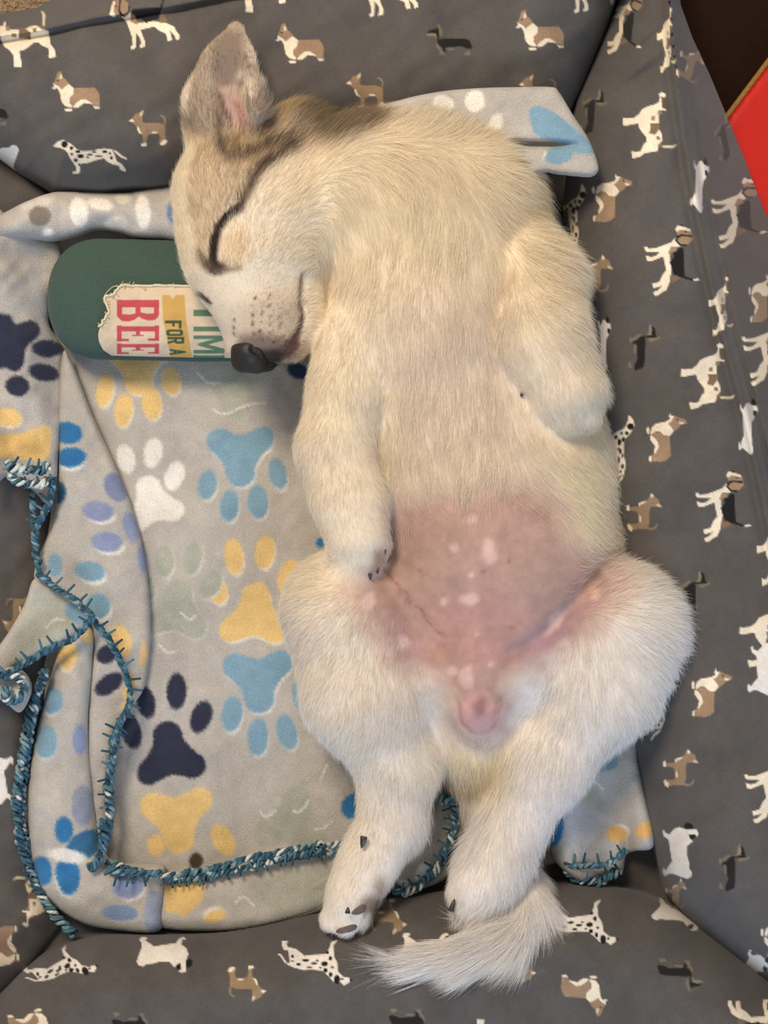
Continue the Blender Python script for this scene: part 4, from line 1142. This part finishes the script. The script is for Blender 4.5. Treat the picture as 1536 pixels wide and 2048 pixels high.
FLOW = [(500, 700, 0, -1), (470, 620, -.25, -1), (540, 620, .3, -1), (590, 640, .7, -.5), (400, 520, -.35, -1), (380, 420, -.3, -1), (470, 480, .1, -1), (430, 360, -.1, -1), (530, 480, .25, -1), (560, 540, .5, -.8), (600, 430, .55, -.75), (560, 360, .5, -.85),
        (350, 340, -.4, -.9), (400, 260, -.1, -1), (450, 150, 0, -1), (480, 60, .1, -1), (510, 200, .3, -.8), (540, 280, .5, -.8), (600, 220, .5, -.7), (680, 220, .7, -.55), (660, 320, .5, -.3), (640, 480, .1, .8), (700, 420, .25, .8),
        (780, 300, .35, .4), (800, 230, .4, -.7), (900, 240, .3, -.7), (900, 340, .2, .7), (1000, 270, .6, -.5), (1000, 380, .5, .6), (1060, 340, .9, -.1), (1090, 420, 1, .3), (1130, 500, 1, .35), (1160, 580, .9, .4), (880, 480, -.05, 1), (960, 560, .1, 1), (780, 560, -.1, 1), (700, 560, -.3, 1),
        (1060, 520, .5, .8), (1040, 620, .3, .9), (1110, 640, .7, .7), (1170, 660, .9, .5), (1090, 720, .3, 1), (1140, 790, .35, 1), (1200, 780, .8, .8), (1090, 830, -.1, 1), (1160, 850, .25, 1),
        (640, 720, -.4, .9), (690, 760, -.1, 1), (610, 880, -.6, .8), (670, 900, -.15, 1), (720, 880, .3, .9), (640, 1000, -.4, .9), (700, 1020, .15, 1), (720, 1110, .1, 1), (765, 1050, .5, .9),
        (800, 700, 0, 1), (900, 760, 0, 1), (850, 880, .05, 1), (800, 960, .35, .8), (870, 970, .6, .6), (925, 930, 0, 1), (970, 960, -.5, .6), (960, 850, -.05, 1), (1020, 900, .3, .8), (1040, 990, .6, .3), (1120, 950, .7, .6), (1200, 950, .9, .5), (1220, 1050, .9, .4), (1150, 1060, .4, .9), (1220, 1110, .7, -.5),
        (640, 1110, -.4, -.7), (590, 1180, -1, .1), (600, 1270, -.8, .6), (680, 1180, -.5, .2), (650, 1350, -.5, .9), (720, 1300, -.3, .9), (760, 1420, .1, 1), (700, 1480, -.4, .9), (830, 1420, .2, 1), (850, 1540, .4, .9), (760, 1560, -.2, 1), (730, 1640, -.4, .9), (840, 1640, .3, .9), (720, 1740, -.4, .9), (680, 1840, -.3, 1), (770, 1740, .2, 1),
        (1290, 1140, .8, -.5), (1350, 1200, 1, .1), (1370, 1290, 1, .5), (1300, 1250, .8, .4), (1320, 1400, .7, .8), (1230, 1350, .2, .9), (1150, 1380, -.2, .9), (1220, 1500, .3, 1), (1130, 1500, -.3, 1), (1080, 1440, -.4, .9), (1100, 1600, .3, 1), (1020, 1600, -.4, 1), (1050, 1700, .2, 1), (960, 1740, -.4, 1), (930, 1820, -.2, 1),
        (950, 1500, 0, 1), (930, 1600, -.15, 1), (980, 1600, .1, 1), (1060, 1750, .45, .9), (1085, 1800, .1, 1), (1060, 1850, -.65, .7), (1030, 1885, -.9, .4), (1000, 1870, -1, .3), (930, 1895, -1, .16), (850, 1915, -1, .14), (790, 1925, -1, .14)]
LEN = [(500, 690, 7), (520, 620, 11), (470, 640, 9), (595, 650, 20), (430, 530, 12), (380, 540, 24), (360, 440, 26), (440, 420, 20), (470, 330, 26), (540, 460, 24), (600, 430, 34), (560, 350, 32), (450, 150, 12), (475, 50, 9), (400, 200, 18), (370, 280, 30), (510, 190, 24), (540, 250, 40), (620, 220, 50), (700, 240, 50), (660, 360, 44),
       (800, 300, 56), (950, 270, 52), (1060, 340, 56), (1120, 470, 60), (1170, 600, 52), (1180, 690, 48), (880, 450, 44), (780, 560, 34), (960, 600, 46), (880, 760, 44), (860, 900, 42), (850, 990, 34), (1000, 985, 36), (1100, 1010, 30), (920, 960, 44), (960, 960, 40), (1100, 950, 40), (1210, 960, 38), (1220, 1080, 44),
       (1090, 680, 30), (1140, 800, 22), (690, 760, 26), (660, 900, 24), (710, 1060, 17), (740, 1130, 12), (900, 1120, 8), (980, 1120, 8), (1000, 1230, 8), (960, 1320, 10), (955, 1420, 5), (1060, 1080, 10), (600, 1200, 34), (640, 1350, 32), (720, 1280, 30), (780, 1450, 34), (770, 1600, 28), (720, 1740, 18), (680, 1840, 12), (850, 1560, 40),
       (1360, 1250, 48), (1300, 1400, 46), (1280, 1160, 44), (1200, 1400, 36), (1120, 1500, 34), (1050, 1650, 30), (980, 1750, 20), (930, 1820, 14), (950, 1560, 56), (930, 1640, 60), (1070, 1760, 80), (1080, 1830, 80), (1010, 1880, 90), (930, 1900, 110), (840, 1920, 120), (800, 1926, 100)]

tri = np.concatenate([bq[:, [0, 1, 2]], bq[:, [0, 2, 3]]])
ar = 0.5 * np.linalg.norm(np.cross(bv[tri[:, 1]] - bv[tri[:, 0]], bv[tri[:, 2]] - bv[tri[:, 0]]), axis=1)
fc = bv[tri].mean(1); fnz = bn[tri][:, :, 2].mean(1)
fx, fy = pix(fc)
den = np.where((fc[:, 2] > ZB + 0.006) & (fnz > -0.45), 1.0, 0.0)
fb = polysd(fx, fy, belly)[0]
upf = fc[:, 2] > ZB + 0.03
den *= np.where(upf, 0.07 + 0.93 * np.clip(fb / 100 + 0.7, 0, 1) ** 2, 1)
den *= np.where((fx > 462) & (fx < 535) & (fy > 684) & (fy < 748), 0.0, 1)                # nose leather stays bare
inear = inside(fx, fy, [(430, 180), (440, 100), (470, 70), (485, 110), (480, 150), (500, 250), (465, 260)])
den *= np.where(inear, 0.15, 1)
tailf = ((fy > 1830) | ((fx > 1000) & (fy > 1700))) & (fx > 760) & (fx < 1120) & (fy > 1700)
den *= np.where(tailf & ((fy > 1850) | (fx > 1035)), 3.2, 1)
NH = 240000
pr = ar * den; pr /= pr.sum()
fi = rng.choice(len(tri), NH, p=pr)
u = rng.random((NH, 2)); sw = u.sum(1) > 1; u[sw] = 1 - u[sw]
w3 = np.stack([1 - u.sum(1), u[:, 0], u[:, 1]], -1)[:, :, None]
root = (bv[tri[fi]] * w3).sum(1)
nrm = (bn[tri[fi]] * w3).sum(1); nrm /= np.linalg.norm(nrm, axis=1)[:, None]
hx, hy = pix(root)
fl2 = fieldv(hx, hy, FLOW, 42)
cl = vnoise(hx, hy, 26, 95); cl2 = vnoise(hx, hy, 13, 96)
ang = 0.20 * cl + 0.14 * cl2 + rng.normal(0, .11, NH)
tl = ((hy > 1850) | ((hx > 1035) & (hy > 1720))) & (hx < 1120) & (hx > 760)
ang = np.where(tl, .55 * ang, ang)
dx = fl2[:, 0] * np.cos(ang) - fl2[:, 1] * np.sin(ang); dy = fl2[:, 0] * np.sin(ang) + fl2[:, 1] * np.cos(ang)
t3 = np.stack([dx, -dy, np.zeros(NH)], -1)
t3 -= nrm * (t3 * nrm).sum(1)[:, None]
t3 /= np.linalg.norm(t3, axis=1)[:, None] + 1e-9
Lp = fieldv(hx, hy, LEN, 45)[:, 0] * rng.uniform(.65, 1.2, NH) * S * .80
hb = polysd(hx, hy, belly)[0]
lift = np.clip(0.24 + 0.06 * cl + rng.normal(0, .10, NH) + np.where(rng.random(NH) < .13, .42, 0), .05, 1.1)
lift = np.where(tl, lift * .5, lift)
K = 5
sN = np.linspace(0, 1, K)[None, :, None]
side = np.cross(nrm, t3)
wob = rng.normal(0, .08, (NH, 1, 1)) * side[:, None] * sN ** 2
ca_, sa_ = np.cos(lift)[:, None, None], np.sin(lift)[:, None, None]
pts = root[:, None] - nrm[:, None] * 0.0004 + Lp[:, None, None] * (sN * (t3[:, None] * ca_ + nrm[:, None] * sa_) + sN ** 2 * (0.22 * t3[:, None] - 0.30 * sa_ * nrm[:, None]) + wob)
hcol = fluff(coat_colour(hx, hy))
hs = (np.clip(0.5 - hb / 60, 0, 1) * (root[:, 2] > ZB + .03))[:, None] * .55
hcol = hcol * (1 - hs) + np.array((214, 184, 166)) * hs
hcol = np.clip(hcol * rng.normal(1.0, .045, (NH, 1)), 0, 252)
hc = bpy.data.hair_curves.new('fur')
hc.add_curves([K] * NH)
hc.attributes['position'].data.foreach_set('vector', pts.astype(np.float32).ravel())
ra = hc.attributes.get('radius') or hc.attributes.new('radius', 'FLOAT', 'POINT')
rr = np.where(Lp > 60 * S, 0.000080, 0.000065)[:, None] * np.array([1, .95, .8, .55, .15])[None]
ra.data.foreach_set('value', rr.astype(np.float32).ravel())
hat = hc.attributes.new('Col', 'FLOAT_COLOR', 'CURVE')
h4 = np.ones((NH, 4), np.float32); h4[:, :3] = lin(hcol)
hat.data.foreach_set('color', h4.ravel())
M_fur = mat('fur_hair', None, 0.6, spec=0.2)
nt = M_fur.node_tree
tr_ = nt.nodes.new('ShaderNodeBsdfTranslucent'); ms = nt.nodes.new('ShaderNodeMixShader'); ms.inputs[0].default_value = 0.38
at_ = [n for n in nt.nodes if n.type == 'ATTRIBUTE'][0]
nt.links.new(at_.outputs['Color'], tr_.inputs['Color'])
nt.links.new(nt.nodes['Principled BSDF'].outputs[0], ms.inputs[1]); nt.links.new(tr_.outputs[0], ms.inputs[2])
nt.links.new(ms.outputs[0], nt.nodes['Material Output'].inputs['Surface'])
hc.materials.append(M_fur)
fur = bpy.data.objects.new('fur', hc)
sc.collection.objects.link(fur)
fur.parent = puppy
tag(fur, 'soft cream fur, grey-tan on ear and crown, white on the tail', kind='stuff')


# ---- nose, claws, pads
def small_field(prims, cut, vx=0.0006, k=0.003):
    cs = [W(q) for q in prims]
    l = np.min([c - r for c, r in cs], 0) - 0.004; h = np.max([c + r for c, r in cs], 0) + 0.004
    n = np.ceil((h - l) / vx).astype(int) + 1
    x, y, z = np.meshgrid(*[l[i] + np.arange(n[i]) * vx for i in range(3)], indexing='ij', sparse=True)
    f = np.full(n, .05)
    for c, r in cs:
        d = np.sqrt((x - c[0]) ** 2 + (y - c[1]) ** 2 + (z - c[2]) ** 2) - r
        hh = np.clip(.5 + .5 * (d - f) / k, 0, 1); f = d * (1 - hh) + f * hh - k * hh * (1 - hh)
    for q in cut:
        c, r = W(q)
        d = -(np.sqrt((x - c[0]) ** 2 + (y - c[1]) ** 2 + (z - c[2]) ** 2) - r)
        kk = .0012
        hh = np.clip(.5 - .5 * (f - d) / kk, 0, 1); f = f * (1 - hh) + d * hh + kk * hh * (1 - hh)
    v, q = surface_nets(f, l, vx)
    return relax(v, q, 2), q


nv, nq = small_field([(486, 700, 60, 24), (500, 706, 63, 29), (486, 722, 58, 24), (512, 722, 58, 26), (534, 726, 53, 18), (550, 722, 49, 10)], [(508, 698, 70.5, 9), (516, 704, 69.5, 7), (522, 712, 68, 5), (541, 722, 61, 6)])
tag(new_mesh('nose', nv, nq, M_nose, puppy), 'black leathery nose')


def claw(x, y, z, dx, dy, L, r, droop=0.3, m=M_claw):
    t = np.linspace(0, 1, 7)
    p = P(x + dx * L * t, y + dy * L * t, ZB + z * .001 - droop * L * S * t * t)
    b = MB(); b.tube(p, r * S * np.sqrt(np.clip(1.02 - t, 0, 1)), (60, 52, 48), 8)
    return b.build('claw', m, puppy)


claw(728, 1674, 58, -.2, .95, 24, 7, .2)
claw(768, 1098, 76, .1, 1, 14, 4, .4)
claw(754, 1130, 75, .1, 1, 18, 4.5, .5)
claw(740, 1148, 76, .1, 1, 12, 4, .6)
claw(769, 1018, 74, .2, .6, 10, 4, .3)
claw(902, 1822, 58, .3, -1, 24, 6, .1)
claw(664, 1868, 46, -.1, .8, 10, 5, .4)
claw(1045, 788, 82, -.4, .6, 9, 3.5, .3)
claw(1204, 812, 70, .6, .4, 12, 4, .3)
claw(695, 1826, 62, .1, -1, 12, 5, .1)


def pad(x, y, z, rx, ry, rz, ang):
    u_, v_ = np.meshgrid(np.linspace(0, np.pi, 13), np.linspace(0, 2 * np.pi, 20, endpoint=False), indexing='ij')
    a = math.radians(ang)
    X = rx * np.sin(u_) * np.cos(v_); Y = ry * np.sin(u_) * np.sin(v_) * (1 + .15 * np.cos(v_)); Z = rz * np.cos(u_)
    p = P(x + X * math.cos(a) - Y * math.sin(a), y + X * math.sin(a) + Y * math.cos(a), ZB + z * .001 + Z * S).reshape(-1, 3)
    n, m_ = u_.shape
    i = np.arange(n - 1)[:, None] * m_; j = np.arange(m_)[None, :]; k_ = (j + 1) % m_
    F = np.stack([i + j, i + m_ + j, i + m_ + k_, i + k_], -1).reshape(-1, 4)
    return new_mesh('paw_pad', p, F, M_pad, puppy)


pad(750, 1690, 51, 13, 8, 8, 50)
pad(716, 1820, 55, 18, 9, 8, -24)
pad(693, 1858, 53, 22, 8, 8, -16)
pad(748, 1800, 48, 12, 12, 8, -30)
